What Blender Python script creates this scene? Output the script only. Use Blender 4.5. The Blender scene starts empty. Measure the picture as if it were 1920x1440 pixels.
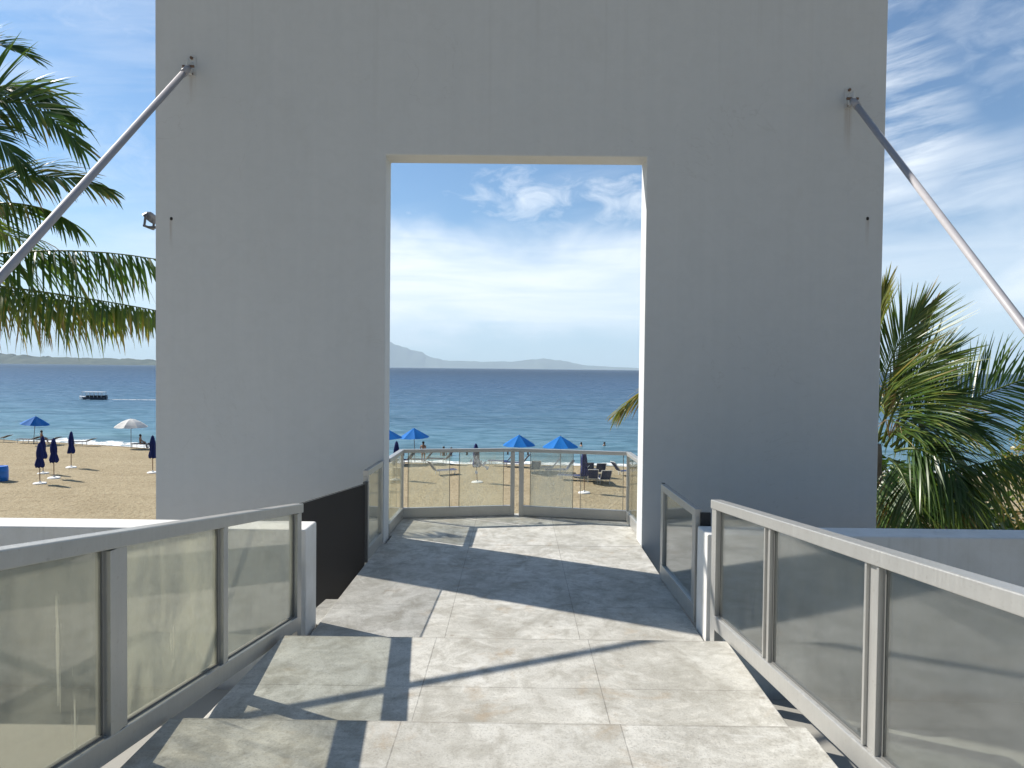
import bpy, bmesh, math, random
from mathutils import Vector, Matrix
R = math.radians
rnd = random.Random(7)
scn = bpy.context.scene
col = scn.collection

# ------------------------------------------------------------------ camera, sky, sun, exposure
EYE = 1.9
SUN_AZ, SUN_EL = 25.5, 39.3            # from the left, 25.5 deg ahead of square
SUN_STRENGTH, SKY_STRENGTH = 5.0, 0.074
cam_d = bpy.data.cameras.new('camera')
cam = bpy.data.objects.new('camera', cam_d); col.objects.link(cam)
cam_d.sensor_width = 36.0; cam_d.lens = 24.0
cam_d.clip_start = 0.05; cam_d.clip_end = 200000
cam.matrix_world = (Matrix.Translation((0, 0, EYE)) @ Matrix.Rotation(R(.36), 4, 'Z')
                    @ Matrix.Rotation(R(90 - 1.30), 4, 'X') @ Matrix.Rotation(R(.61), 4, 'Z'))
scn.camera = cam
scn.view_settings.view_transform = 'Standard'
scn.view_settings.look = 'None'
scn.view_settings.exposure = 0.55
scn.view_settings.gamma = 1.0
scn.cycles.use_denoising = True
scn.cycles.max_bounces = 10
scn.cycles.volume_bounces = 3
scn.cycles.transparent_max_bounces = 24

sun_d = bpy.data.lights.new('sun', 'SUN')
sun_d.energy = SUN_STRENGTH; sun_d.angle = R(.5); sun_d.color = (1, .94, .85)
sun = bpy.data.objects.new('sun', sun_d); col.objects.link(sun)
to_sun = Vector((-math.cos(R(SUN_EL)) * math.cos(R(SUN_AZ)), math.cos(R(SUN_EL)) * math.sin(R(SUN_AZ)), math.sin(R(SUN_EL))))
sun.rotation_euler = to_sun.to_track_quat('Z', 'Y').to_euler()
sun.location = to_sun * 60


class NT:
    """small helper to wire shader nodes"""
    def __init__(s, tree): s.t = tree; s.n = tree.nodes; s.l = tree.links
    def node(s, kind, **kw):
        n = s.n.new(kind)
        for k, v in kw.items(): setattr(n, k, v)
        return n
    def put(s, inp, v):
        if isinstance(v, bpy.types.NodeSocket): s.l.new(v, inp)
        elif v is not None: inp.default_value = v
    def math(s, op, a, b=None, c=None, clamp=False):
        n = s.node('ShaderNodeMath', operation=op, use_clamp=clamp)
        for i, v in enumerate((a, b, c)): s.put(n.inputs[i], v)
        return n.outputs[0]
    def mix(s, f, a, b, blend='MIX'):
        n = s.node('ShaderNodeMix', data_type='RGBA', blend_type=blend)
        s.put(n.inputs[0], f)
        for i, v in ((6, a), (7, b)):
            if isinstance(v, tuple) and len(v) == 3: v = (*v, 1)
            s.put(n.inputs[i], v)
        return n.outputs[2]
    def ramp(s, f, *stops, interp='LINEAR'):
        n = s.node('ShaderNodeValToRGB'); r = n.color_ramp; r.interpolation = interp
        while len(r.elements) < len(stops): r.elements.new(.5)
        for e, (p, c) in zip(r.elements, stops):
            e.position = p; e.color = (c, c, c, 1) if isinstance(c, (int, float)) else (*c, 1)
        s.put(n.inputs[0], f)
        return n.outputs[0]
    def noise(s, vec, scale, detail=4, rough=.55, dist=0., out=0):
        n = s.node('ShaderNodeTexNoise')
        s.put(n.inputs['Vector'], vec); s.put(n.inputs['Scale'], scale); s.put(n.inputs['Detail'], detail)
        s.put(n.inputs['Roughness'], rough); s.put(n.inputs['Distortion'], dist)
        return n.outputs[out]
    def vmap(s, vec, scale=(1, 1, 1), rot=(0, 0, 0), loc=(0, 0, 0)):
        n = s.node('ShaderNodeMapping')
        s.put(n.inputs['Vector'], vec); n.inputs['Scale'].default_value = scale
        n.inputs['Rotation'].default_value = rot; n.inputs['Location'].default_value = loc
        return n.outputs[0]
    def comb(s, x, y, z=0.):
        n = s.node('ShaderNodeCombineXYZ')
        for i, v in enumerate((x, y, z)): s.put(n.inputs[i], v)
        return n.outputs[0]
    def sep(s, v):
        n = s.node('ShaderNodeSeparateXYZ'); s.put(n.inputs[0], v); return n.outputs
    def bump(s, h, strength, dist=.02, normal=None):
        n = s.node('ShaderNodeBump'); s.put(n.inputs['Height'], h)
        n.inputs['Strength'].default_value = strength; n.inputs['Distance'].default_value = dist
        if normal: s.put(n.inputs['Normal'], normal)
        return n.outputs[0]
    def pos(s): return s.node('ShaderNodeNewGeometry').outputs['Position']
    def band(s, x, lo0, lo1, hi0, hi1):
        a = s.node('ShaderNodeMapRange', interpolation_type='SMOOTHSTEP'); s.put(a.inputs[0], x)
        a.inputs[1].default_value = lo0; a.inputs[2].default_value = lo1
        b = s.node('ShaderNodeMapRange', interpolation_type='SMOOTHSTEP'); s.put(b.inputs[0], x)
        b.inputs[1].default_value = hi0; b.inputs[2].default_value = hi1
        b.inputs[3].default_value = 1; b.inputs[4].default_value = 0
        return s.math('MULTIPLY', a.outputs[0], b.outputs[0])


world = bpy.data.worlds.new('World'); scn.world = world; world.use_nodes = True
def build_world():
    w = NT(world.node_tree); w.n.clear()
    sky = w.node('ShaderNodeTexSky', sky_type='NISHITA', sun_disc=False)
    sky.sun_elevation = R(SUN_EL); sky.sun_rotation = math.atan2(to_sun.x, to_sun.y)
    sky.air_density = 1.0; sky.dust_density = .6; sky.ozone_density = 2.5; sky.altitude = 0
    d = w.node('ShaderNodeTexCoord').outputs['Generated']
    x, y, z = w.sep(d)
    u = w.math('ARCTAN2', x, y)                 # bearing from straight ahead
    v = z
    # pale veil lying above the horizon
    wob = w.noise(w.comb(w.math('MULTIPLY', u, 2.2), w.math('MULTIPLY', v, 5)), 1.6, 5, .6, .4)
    vv = w.math('ADD', v, w.math('MULTIPLY', w.math('SUBTRACT', wob, .5), .16))
    veil = w.band(vv, .02, .08, .145, .225)
    st = w.noise(w.comb(w.math('MULTIPLY', u, 2.5), w.math('MULTIPLY', v, 24)), 1.5, 6, .6, .6)
    veil = w.math('MULTIPLY', veil, w.ramp(st, (.30, .62), (.60, 1.0)))
    side = w.ramp(w.math('ADD', w.math('MULTIPLY', u, .55), .5), (.0, .3), (.2, .4), (.36, 1.), (.48, 1.), (.6, .85), (.68, .55), (.8, .5))
    veil = w.math('MULTIPLY', w.math('MULTIPLY', veil, side), w.band(w.math('ABSOLUTE', u), -2., -1., .7, 1.1))
    # wind-drawn streaks higher up
    tilt = w.vmap(w.vmap(w.comb(u, v), rot=(0, 0, R(-9))), (1.5, 13.0, 1))
    s2 = w.noise(tilt, 1.5, 7, .6, .35)
    s3 = w.noise(w.comb(u, v), 2.3, 3, .5, .0)
    streak = w.math('MULTIPLY', w.ramp(s2, (.44, 0.), (.66, .95)), w.ramp(s3, (.42, 0.), (.58, 1.)))
    streak = w.math('MULTIPLY', streak, w.band(v, .08, .16, .8, 1.0))
    streak = w.math('MULTIPLY', streak, w.ramp(w.math('ADD', w.math('MULTIPLY', u, .8), .5), (.0, .35), (.4, .2), (.62, .3), (.8, 1.0)))
    soft = w.noise(w.vmap(w.vmap(w.comb(u, v), rot=(0, 0, R(-12))), (1.6, 4.6, 1)), 1.35, 7, .58, .25)
    soft = w.math('MULTIPLY', w.ramp(soft, (.44, 0.), (.70, .85)), w.band(u, .3, .5, 1.6, 2.2))
    soft = w.math('MULTIPLY', soft, w.band(v, .03, .10, .6, .9))
    total = w.math('MAXIMUM', w.math('MAXIMUM', veil, streak), soft)
    # the few compact clouds that stand over the bay
    fine = w.noise(w.comb(w.math('MULTIPLY', u, 1.), w.math('MULTIPLY', v, 2.0)), 17, 6, .62, .8)
    for (cu, cv, ru, rv, a) in ((.012, .243, .075, .028, 1.), (.150, .236, .06, .030, 1.), (-.155, .165, .07, .04, 1.), (.075, .195, .10, .016, .55),
                                (-.555, .40, .07, .025, .5), (-.55, .25, .06, .05, .4), (.68, .43, .10, .09, .55)):
        du = w.math('DIVIDE', w.math('SUBTRACT', u, cu), ru); dv = w.math('DIVIDE', w.math('SUBTRACT', v, cv), rv)
        r2 = w.math('ADD', w.math('MULTIPLY', du, du), w.math('MULTIPLY', dv, dv))
        e = w.math('SUBTRACT', 1.0, w.math('MULTIPLY', r2, .5))
        e = w.math('ADD', e, w.math('MULTIPLY', w.math('SUBTRACT', fine, .55), 4.0))
        total = w.math('MAXIMUM', total, w.math('MULTIPLY', w.ramp(w.math('MULTIPLY', e, .5, clamp=True), (.0, 0.), (.75, .62)), a))
    total = w.math('MULTIPLY', total, w.math('MULTIPLY', w.math('GREATER_THAN', z, 0.), w.band(y, -.3, .2, 2, 3)))
    base = w.mix(1.0, sky.outputs[0], (.71, 1.0, 1.20), 'MULTIPLY')
    low = w.band(v, -.5, -.4, .0, .16)           # pale sea haze hugging the horizon
    base = w.mix(w.math('MULTIPLY', low, .55), base, (5.9, 8.0, 9.6))
    back = w.ramp(w.math('ADD', w.math('MULTIPLY', y, .5), .5), (.30, .42), (.62, 1.))   # sky dimmed behind the camera, added to cut fill light on wall and floor
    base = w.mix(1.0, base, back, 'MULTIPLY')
    c = w.mix(total, base, (10.6, 11.1, 11.6))
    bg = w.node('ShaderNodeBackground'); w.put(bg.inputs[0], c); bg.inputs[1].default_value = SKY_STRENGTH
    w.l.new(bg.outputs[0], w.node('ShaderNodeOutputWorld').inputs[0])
build_world()

# ------------------------------------------------------------------ materials
def mat(name, fn):
    m = bpy.data.materials.new(name); m.use_nodes = True
    w = NT(m.node_tree); w.n.clear()
    out = w.node('ShaderNodeOutputMaterial')
    w.l.new(fn(w), out.inputs[0]); return m

def pbr(w, color, rough=.6, metal=0., normal=None, spec=.5, sheen=None):
    b = w.node('ShaderNodeBsdfPrincipled')
    if isinstance(color, tuple): color = (*color, 1)
    w.put(b.inputs['Base Color'], color); w.put(b.inputs['Roughness'], rough); w.put(b.inputs['Metallic'], metal)
    w.put(b.inputs['Specular IOR Level'], spec)
    if normal: w.put(b.inputs['Normal'], normal)
    return b.outputs[0]

def simple(name, c, rough=.6, metal=0., var=.12, scale=12., bump=.0):
    def fn(w):
        p = w.pos(); n = w.noise(p, scale, 4)
        cc = w.mix(n, tuple(x * (1 - var) for x in c), tuple(min(1, x * (1 + var)) for x in c))
        return pbr(w, cc, rough, metal, w.bump(n, bump, .01) if bump else None)
    return mat(name, fn)

def stucco_fn(w):
    p = w.pos(); x, y, z = w.sep(p)
    streak = w.noise(w.vmap(p, (9., 9., .35)), 1.0, 5, .62)
    blot = w.noise(p, .55, 4, .5); trowel = w.noise(w.vmap(p, (1, 1, 1.5), (0, .5, 0)), 5.5, 6, .66, .8)
    grain = w.noise(p, 60, 3, .6); dust = w.noise(w.vmap(p, (1, 1, .6)), 2.4, 5, .65)
    c = w.mix(w.ramp(streak, (.36, 0.), (.68, 1.)), (.605, .625, .635), (.625, .642, .65))
    c = w.mix(w.math('MULTIPLY', w.ramp(trowel, (.42, 0.), (.64, 1.)), .35), c, (.565, .585, .59))
    c = w.mix(w.math('MULTIPLY', w.ramp(blot, (.4, 0.), (.65, 1.)), .3), c, (.58, .60, .61))
    c = w.mix(w.math('MULTIPLY', w.ramp(dust, (.60, 0.), (.75, 1.)), .22), c, (.51, .515, .50))
    # rain stains running down below the rod brackets and the bolt holes
    run = w.noise(w.vmap(p, (30, 30, 1.1)), 1, 4, .6)
    for sx, top, ln, wd, k in ((-3.5, 5.02, .4, .04, .3), (3.5, 4.74, .6, .04, .4), (-3.725, 3.45, .35, .02, .4), (3.73, 3.52, .35, .02, .4)):
        dx = w.math('ABSOLUTE', w.math('SUBTRACT', x, sx))
        m = w.math('MULTIPLY', w.band(dx, -1, -.5, wd * .3, wd * 1.5), w.band(z, top - ln, top - ln * .1, top, top + .02))
        m = w.math('MULTIPLY', m, w.ramp(run, (.38, .15), (.62, 1.)))
        c = w.mix(w.math('MULTIPLY', m, k), c, (.30, .21, .14))
    # thin sooty dribbles starting from the top edge
    drib = w.noise(w.vmap(p, (7, 7, .12)), 1, 5, .65)
    c = w.mix(w.math('MULTIPLY', w.math('MULTIPLY', w.ramp(drib, (.56, 0.), (.70, 1.)), w.band(z, 3.6, 5.9, 8, 9)), .15), c, (.40, .40, .38))
    ck = w.noise(p, .9, 5, .6, 1.2)
    crack = w.ramp(w.math('ABSOLUTE', w.math('SUBTRACT', ck, .5)), (.0, 1.), (.0035, 0.))
    c = w.mix(w.math('MULTIPLY', w.math('MULTIPLY', crack, w.ramp(blot, (.5, 0.), (.6, 1.))), .28), c, (.42, .42, .41))
    h = w.math('ADD', w.math('MULTIPLY', grain, .3), w.math('ADD', w.math('MULTIPLY', blot, 1.2), w.math('MULTIPLY', trowel, .5)))
    return pbr(w, c, .85, 0, w.bump(h, .28, .012), .25)

def white_fn(w):
    p = w.pos()
    d = w.noise(p, 3.2, 5, .65); g = w.noise(p, 90, 2)
    drip = w.noise(w.vmap(p, (14, 14, .8)), 1., 4, .6)
    c = w.mix(w.ramp(d, (.42, 0.), (.72, 1.)), (.76, .755, .74), (.66, .65, .62))
    c = w.mix(w.math('MULTIPLY', w.ramp(drip, (.55, 0.), (.75, 1.)), .3), c, (.5, .48, .44))
    return pbr(w, c, .8, 0, w.bump(g, .15, .006), .3)

def slab_fn(w):
    p = w.pos(); x, y, z = w.sep(p)
    g1 = w.noise(p, 95, 3, .75); g2 = w.noise(p, 24, 6, .72); big = w.noise(p, 1.7, 5, .62, .3); med = w.noise(p, 6.5, 6, .66, .6)
    swirl = w.noise(w.vmap(p, (1, 2.2, 1), (0, 0, .5)), 4.2, 6, .66, 1.6)
    c = w.mix(w.ramp(big, (.34, 0.), (.66, 1.)), (.40, .39, .35), (.64, .63, .585))
    c = w.mix(w.math('MULTIPLY', w.ramp(swirl, (.52, 0.), (.60, 1.), (.68, .35)), .38), c, (.72, .70, .64))
    c = w.mix(w.math('MULTIPLY', w.ramp(med, (.46, 0.), (.64, 1.)), .62), c, (.30, .285, .245))
    c = w.mix(w.math('MULTIPLY', w.ramp(g2, (.53, 0.), (.68, 1.)), .42), c, (.29, .27, .235))
    c = w.mix(w.math('MULTIPLY', w.ramp(g1, (.54, 0.), (.64, 1.)), .42), c, (.18, .17, .16))
    c = w.mix(w.math('MULTIPLY', w.ramp(g1, (.30, 1.), (.42, 0.)), .35), c, (.72, .71, .68))
    grime = w.noise(w.vmap(p, (1.2, .7, 1), (0, 0, .8)), 2.6, 7, .72, 1.1)
    c = w.mix(w.math('MULTIPLY', w.ramp(grime, (.50, 0.), (.62, 1.)), .42), c, (.25, .235, .195))
    bleach = w.noise(w.vmap(p, loc=(4, 9, 2)), 3.4, 6, .7, 1.4)
    c = w.mix(w.math('MULTIPLY', w.ramp(bleach, (.55, 0.), (.64, 1.)), .35), c, (.70, .70, .67))
    rust = w.noise(p, 2.9, 5, .7, .5)
    c = w.mix(w.math('MULTIPLY', w.ramp(rust, (.58, 0.), (.72, 1.)), .40), c, (.36, .24, .12))
    spot = w.node('ShaderNodeTexVoronoi'); w.put(spot.inputs['Vector'], p); spot.inputs['Scale'].default_value = 3.1
    sm = w.ramp(w.math('ADD', spot.outputs['Distance'], w.math('MULTIPLY', g2, .09)), (.075, 1.), (.115, 0.))
    c = w.mix(w.math('MULTIPLY', sm, .55), c, (.20, .16, .12))
    cell = w.comb(w.math('ADD', w.math('GREATER_THAN', x, -.485), w.math('GREATER_THAN', x, .468)),
                  w.math('ADD', w.math('ADD', w.math('GREATER_THAN', y, 2.944), w.math('GREATER_THAN', y, 3.6)), w.math('ADD', w.math('GREATER_THAN', y, 4.272), w.math('ADD', w.math('GREATER_THAN', y, 5.42), w.math('GREATER_THAN', y, 6.55)))))
    wn = w.node('ShaderNodeTexWhiteNoise', noise_dimensions='2D'); w.put(wn.inputs['Vector'], cell)
    c = w.mix(w.math('MULTIPLY', wn.outputs['Value'], .22), c, (.33, .315, .27))
    # slab joints
    wig = w.math('MULTIPLY', w.math('SUBTRACT', g2, .5), .006)
    def line(coord, at, half=.004):
        d = w.math('ABSOLUTE', w.math('SUBTRACT', w.math('ADD', coord, wig), at))
        return w.math('LESS_THAN', d, half)
    m = None
    for at in (-.485, .468):
        l = line(x, at, .0028); m = l if m is None else w.math('MAXIMUM', m, l)
    for at in (3.6, 5.42, 6.55, 7.68, 1.75):
        m = w.math('MAXIMUM', m, line(y, at, .0025))
    for at in (2.934, 4.262):      # worn, grimy nosings
        nose = w.math('MULTIPLY', w.math('LESS_THAN', w.math('ABSOLUTE', w.math('SUBTRACT', y, at)), .011), w.ramp(g2, (.3, .35), (.6, .9)))
        c = w.mix(w.math('MULTIPLY', nose, .55), c, (.23, .215, .185))
    c = w.mix(w.math('MULTIPLY', w.math('MULTIPLY', m, w.ramp(med, (.35, .35), (.6, .8))), 1.), c, (.19, .18, .16))
    h = w.math('SUBTRACT', w.math('ADD', w.math('MULTIPLY', g1, .5), w.math('MULTIPLY', g2, .8)), w.math('MULTIPLY', m, 1.5))
    return pbr(w, c, w.ramp(med, (.3, .55), (.7, .8)), 0, w.bump(h, .32, .006), .35)

def alu_fn(w):
    p = w.pos(); n = w.noise(p, 9, 5, .6); s = w.noise(w.vmap(p, (60, 60, 4)), 1, 3); pit = w.noise(p, 55, 3, .6)
    c = w.mix(n, (.42, .42, .405), (.51, .505, .485))
    c = w.mix(w.math('MULTIPLY', w.ramp(pit, (.62, 0.), (.72, 1.)), .45), c, (.33, .31, .28))
    return pbr(w, c, w.ramp(s, (.3, .34), (.7, .5)), .55, w.bump(pit, .06, .004), .5)

def glass_fn(tint, haze_lo, haze_hi, haze_col, refl, seed, drip=0., refl_tint=(.92, .93, .95), rough=.03):
    def fn(w):
        p = w.vmap(w.pos(), loc=(seed * 3.1, seed * 1.7, seed * .9))
        n = w.noise(w.vmap(p, (1, 1, .55)), 3.4, 6, .68, .7); f = w.noise(w.vmap(p, (1, 1, .6)), 17, 6, .75, .4)
        runs = w.noise(w.vmap(p, (26, 26, .9)), 1, 4, .6)
        k = w.math('ADD', w.math('MULTIPLY', n, .55), w.math('ADD', w.math('MULTIPLY', f, .27), w.math('MULTIPLY', runs, .18)))
        fac = w.ramp(k, (.40, haze_lo), (.60, haze_hi))
        if drip:
            dn = w.noise(w.vmap(p, (9, 9, .55)), 1, 5, .62)
            fac = w.math('ADD', fac, w.math('MULTIPLY', w.ramp(dn, (.66, 0.), (.70, 1.)), drip), clamp=True)
        tr = w.node('ShaderNodeBsdfTransparent'); tr.inputs[0].default_value = (*tint, 1)
        df = w.node('ShaderNodeBsdfDiffuse'); df.inputs[0].default_value = (*haze_col, 1)
        tl = w.node('ShaderNodeBsdfTranslucent'); tl.inputs[0].default_value = (*haze_col, 1)
        hz = w.node('ShaderNodeMixShader'); hz.inputs[0].default_value = .55
        w.l.new(df.outputs[0], hz.inputs[1]); w.l.new(tl.outputs[0], hz.inputs[2])
        a = w.node('ShaderNodeMixShader'); w.put(a.inputs[0], fac); w.l.new(tr.outputs[0], a.inputs[1]); w.l.new(hz.outputs[0], a.inputs[2])
        gl = w.node('ShaderNodeBsdfGlossy'); gl.inputs[0].default_value = (*refl_tint, 1); gl.inputs['Roughness'].default_value = rough
        wav = w.noise(p, .9, 0); w.put(gl.inputs['Normal'], w.bump(wav, .012, .05))
        lw = w.node('ShaderNodeLayerWeight'); lw.inputs[0].default_value = .5
        fr = w.math('MULTIPLY', w.math('POWER', lw.outputs['Facing'], 5.), .9)
        r = w.math('ADD', fr, refl, clamp=True)
        b = w.node('ShaderNodeMixShader'); w.put(b.inputs[0], r); w.l.new(a.outputs[0], b.inputs[1]); w.l.new(gl.outputs[0], b.inputs[2])
        return b.outputs[0]
    return fn

def sand_fn(w):
    p = w.pos(); x, y, z = w.sep(p)
    a = w.noise(p, .35, 4, .6); b = w.noise(p, 2.2, 5, .7, .4); c = w.noise(w.vmap(p, (1, 1.0, 1)), 5.5, 4, .7)
    trk = w.noise(w.vmap(p, (.5, 2.2, 1), (0, 0, -.25)), .5, 5, .65, .8)
    cc = w.mix(w.ramp(a, (.35, 0.), (.65, 1.)), (.37, .30, .187), (.435, .36, .232))
    cc = w.mix(w.math('MULTIPLY', w.ramp(c, (.50, 0.), (.62, 1.)), .62), cc, (.235, .175, .095))
    cc = w.mix(w.math('MULTIPLY', w.ramp(c, (.30, 1.), (.44, 0.)), .5), cc, (.50, .42, .29))
    cc = w.mix(w.math('MULTIPLY', w.ramp(trk, (.5, 0.), (.58, 1.)), .40), cc, (.45, .37, .24))
    wet = w.node('ShaderNodeMapRange', interpolation_type='SMOOTHSTEP'); w.put(wet.inputs[0], z)
    wet.inputs[1].default_value = -5.47; wet.inputs[2].default_value = -5.56
    cc = w.mix(wet.outputs[0], cc, (.19, .145, .085))
    h = w.math('ADD', w.math('MULTIPLY', b, .8), c)
    return pbr(w, cc, .9, 0, w.bump(h, .9, .16), .15)

def sea_fn(w):
    p = w.pos(); x, y, z = w.sep(p)
    off = w.math('ADD', y, w.math('MULTIPLY', w.math('MAXIMUM', w.math('MULTIPLY', x, -1.), 0.), -.28))
    big = w.noise(w.vmap(p, (.35, 1, 1)), .022, 5, .6, .4)
    mid = w.noise(w.vmap(p, (.28, 1, 1), (0, 0, .06)), .13, 5, .62, .5)
    sm = w.noise(w.vmap(p, (.45, 1, 1), (0, 0, -.1)), .75, 5, .62, .6)
    lg = w.math('LOGARITHM', w.math('MAXIMUM', w.math('ADD', off, w.math('MULTIPLY', w.math('SUBTRACT', big, .5), 60)), 20.), 10.)
    t = w.math('DIVIDE', w.math('SUBTRACT', lg, 1.6), 2.0)
    c = w.ramp(t, (.03, (.15, .27, .28)), (.12, (.098, .215, .275)), (.25, (.062, .142, .225)), (.42, (.036, .084, .165)), (.7, (.010, .028, .068)), (1., (.008, .022, .055)))
    c = w.mix(w.math('MULTIPLY', w.ramp(mid, (.44, 0.), (.60, 1.)), .40), c, (.022, .065, .11))
    c = w.mix(w.math('MULTIPLY', w.ramp(sm, (.46, 0.), (.60, 1.)), .38), c, (.018, .055, .095))
    h = w.math('ADD', w.math('MULTIPLY', mid, 1.6), w.math('MULTIPLY', sm, .55))
    nrm = w.bump(h, .8, .5)
    df = w.node('ShaderNodeBsdfDiffuse'); w.put(df.inputs[0], c)
    gl = w.node('ShaderNodeBsdfGlossy'); gl.inputs['Roughness'].default_value = .22; w.put(gl.inputs['Normal'], nrm)
    gl.inputs[0].default_value = (.85, .92, 1, 1)
    mx = w.node('ShaderNodeMixShader'); w.put(mx.inputs[0], w.ramp(sm, (.36, .32), (.62, .10)))
    w.l.new(df.outputs[0], mx.inputs[1]); w.l.new(gl.outputs[0], mx.inputs[2])
    return mx.outputs[0]

def foam_fn(w):
    p = w.pos()
    n = w.noise(w.vmap(p, (.6, 1.6, 1)), 1.5, 6, .7, .6)
    tr = w.node('ShaderNodeBsdfTransparent')
    d = pbr(w, (.86, .88, .88), .8)
    mx = w.node('ShaderNodeMixShader'); w.put(mx.inputs[0], w.ramp(n, (.42, 0.), (.52, 1.)))
    w.l.new(tr.outputs[0], mx.inputs[1]); w.l.new(d, mx.inputs[2]); return mx.outputs[0]

def leaf_fn(w):
    at = w.node('ShaderNodeAttribute', attribute_name='tint'); t = at.outputs['Fac']
    n = w.noise(w.pos(), 6, 3)
    tt = w.math('ADD', t, w.math('MULTIPLY', w.math('SUBTRACT', n, .5), .16))
    c = w.ramp(tt, (.0, (.030, .075, .014)), (.3, (.065, .125, .022)), (.55, (.17, .20, .035)), (.75, (.30, .24, .06)), (1., (.26, .17, .09)))
    b = pbr(w, c, .36, 0, None, .6)
    tl = w.node('ShaderNodeBsdfTranslucent'); w.put(tl.inputs[0], w.mix(1., c, (1.6, 1.7, .7), 'MULTIPLY'))
    mx = w.node('ShaderNodeMixShader'); mx.inputs[0].default_value = .30
    w.l.new(b, mx.inputs[1]); w.l.new(tl.outputs[0], mx.inputs[2]); return mx.outputs[0]

def bark_fn(w):
    p = w.pos(); n = w.noise(w.vmap(p, (3, 3, 14)), 1, 4, .6)
    return pbr(w, w.mix(n, (.16, .13, .10), (.34, .30, .25)), .9, 0, w.bump(n, .5, .03))

def hill_fn(lo, hi, scale):
    def fn(w):
        n = w.noise(w.pos(), scale, 6, .62)
        return pbr(w, w.mix(w.ramp(n, (.35, 0.), (.65, 1.)), lo, hi), .95, 0, None, .1)
    return fn

def fabric(name, c, tl=.25):
    def fn(w):
        n = w.noise(w.pos(), 5, 4)
        cc = w.mix(n, tuple(x * .88 for x in c), tuple(min(1, x * 1.1) for x in c))
        b = pbr(w, cc, .75, 0, None, .25)
        t = w.node('ShaderNodeBsdfTranslucent'); w.put(t.inputs[0], cc)
        mx = w.node('ShaderNodeMixShader'); mx.inputs[0].default_value = tl
        w.l.new(b, mx.inputs[1]); w.l.new(t.outputs[0], mx.inputs[2]); return mx.outputs[0]
    return mat(name, fn)

M = {
    'stucco': mat('stucco', stucco_fn), 'white': mat('white_paint', white_fn), 'slab': mat('slab', slab_fn), 'alu': mat('aluminium', alu_fn),
    'sand': mat('sand', sand_fn), 'sea': mat('sea', sea_fn), 'foam': mat('foam', foam_fn), 'leaf': mat('palm_leaf', leaf_fn), 'bark': mat('bark', bark_fn),
    'black': simple('black_mesh', (.017, .018, .022), .5, 0, .2, 40), 'dark': simple('hole_shade', (.03, .028, .025), .8),
    'gasket': simple('gasket', (.13, .13, .125), .6), 'edge': simple('pane_edge', (.20, .19, .16), .6), 'steel': simple('galvanised', (.38, .37, .39), .5, 0., .12, 20), 'rust': simple('rusty_steel', (.20, .13, .09), .8, .2, .4, 30),
    'blue': fabric('blue_canvas', (.010, .215, .66), .3), 'navy': fabric('navy_canvas', (.010, .022, .14), .1), 'cream': fabric('white_canvas', (.85, .85, .84), .3),
    'pole': simple('wood_pole', (.30, .20, .13), .6), 'greypole': simple('grey_pole', (.22, .23, .26), .5), 'base': simple('white_disc', (.80, .80, .78), .7),
    'sling': fabric('sling_navy', (.02, .04, .13), .1), 'sling2': fabric('sling_dark', (.03, .035, .05), .1), 'frame': simple('white_frame', (.72, .72, .72), .5),
    'drum': simple('blue_plastic', (.012, .17, .62), .4), 'skin': simple('skin', (.34, .19, .12), .6), 'hair': simple('hair', (.02, .014, .01), .6), 'trunks': simple('swimwear', (.03, .03, .06), .8),
    'hull': simple('hull_blue', (.07, .10, .14), .4), 'boatwhite': simple('boat_white', (.78, .79, .8), .4), 'lamp': simple('lamp_grey', (.13, .13, .14), .45, .4),
    'lampglass': simple('lamp_glass', (.10, .09, .09), .15), 'ground': simple('cement', (.33, .32, .29), .85, 0, .15, 2.5, .2),
    'head': mat('headland', hill_fn((.04, .060, .042), (.085, .10, .07), .009)), 'mount': mat('mountain', hill_fn((.05, .075, .06), (.09, .11, .08), .0006)),
    'dry': simple('dry_thatch', (.36, .26, .15), .9, 0, .4, 9, .6),
}
GCOL = (.62, .61, .50)
M['g_foggy'] = mat('glass_foggy', glass_fn((.90, .90, .84), .08, .38, (.54, .535, .43), .03, 1, .25))
M['g_clear'] = mat('glass_greyish', glass_fn((.88, .89, .85), .05, .15, (.50, .50, .41), .05, 2, .05))
M['g_dirty'] = mat('glass_dirty', glass_fn((.78, .78, .72), .09, .26, (.45, .45, .38), .06, 3, .6))
M['g_mirror'] = mat('glass_tinted', glass_fn((.70, .73, .71), .05, .12, (.40, .40, .36), .15, 4, 0., (.92, .93, .95), .07))
M['g_mirror2'] = mat('glass_tinted_dusty', glass_fn((.70, .73, .71), .06, .16, (.40, .40, .36), .14, 5, 0., (.92, .93, .95), .08))
M['g_balcony'] = mat('glass_salted', glass_fn((.95, .96, .93), .07, .22, (.62, .62, .53), .01, 6))
M['g_balcony_fog'] = mat('glass_misted', glass_fn((.95, .97, .95), .14, .36, (.60, .62, .57), .02, 7))
M['g_balcony_clear'] = mat('glass_clean', glass_fn((.95, .96, .95), .0, .06, (.7, .7, .66), .01, 8))

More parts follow.
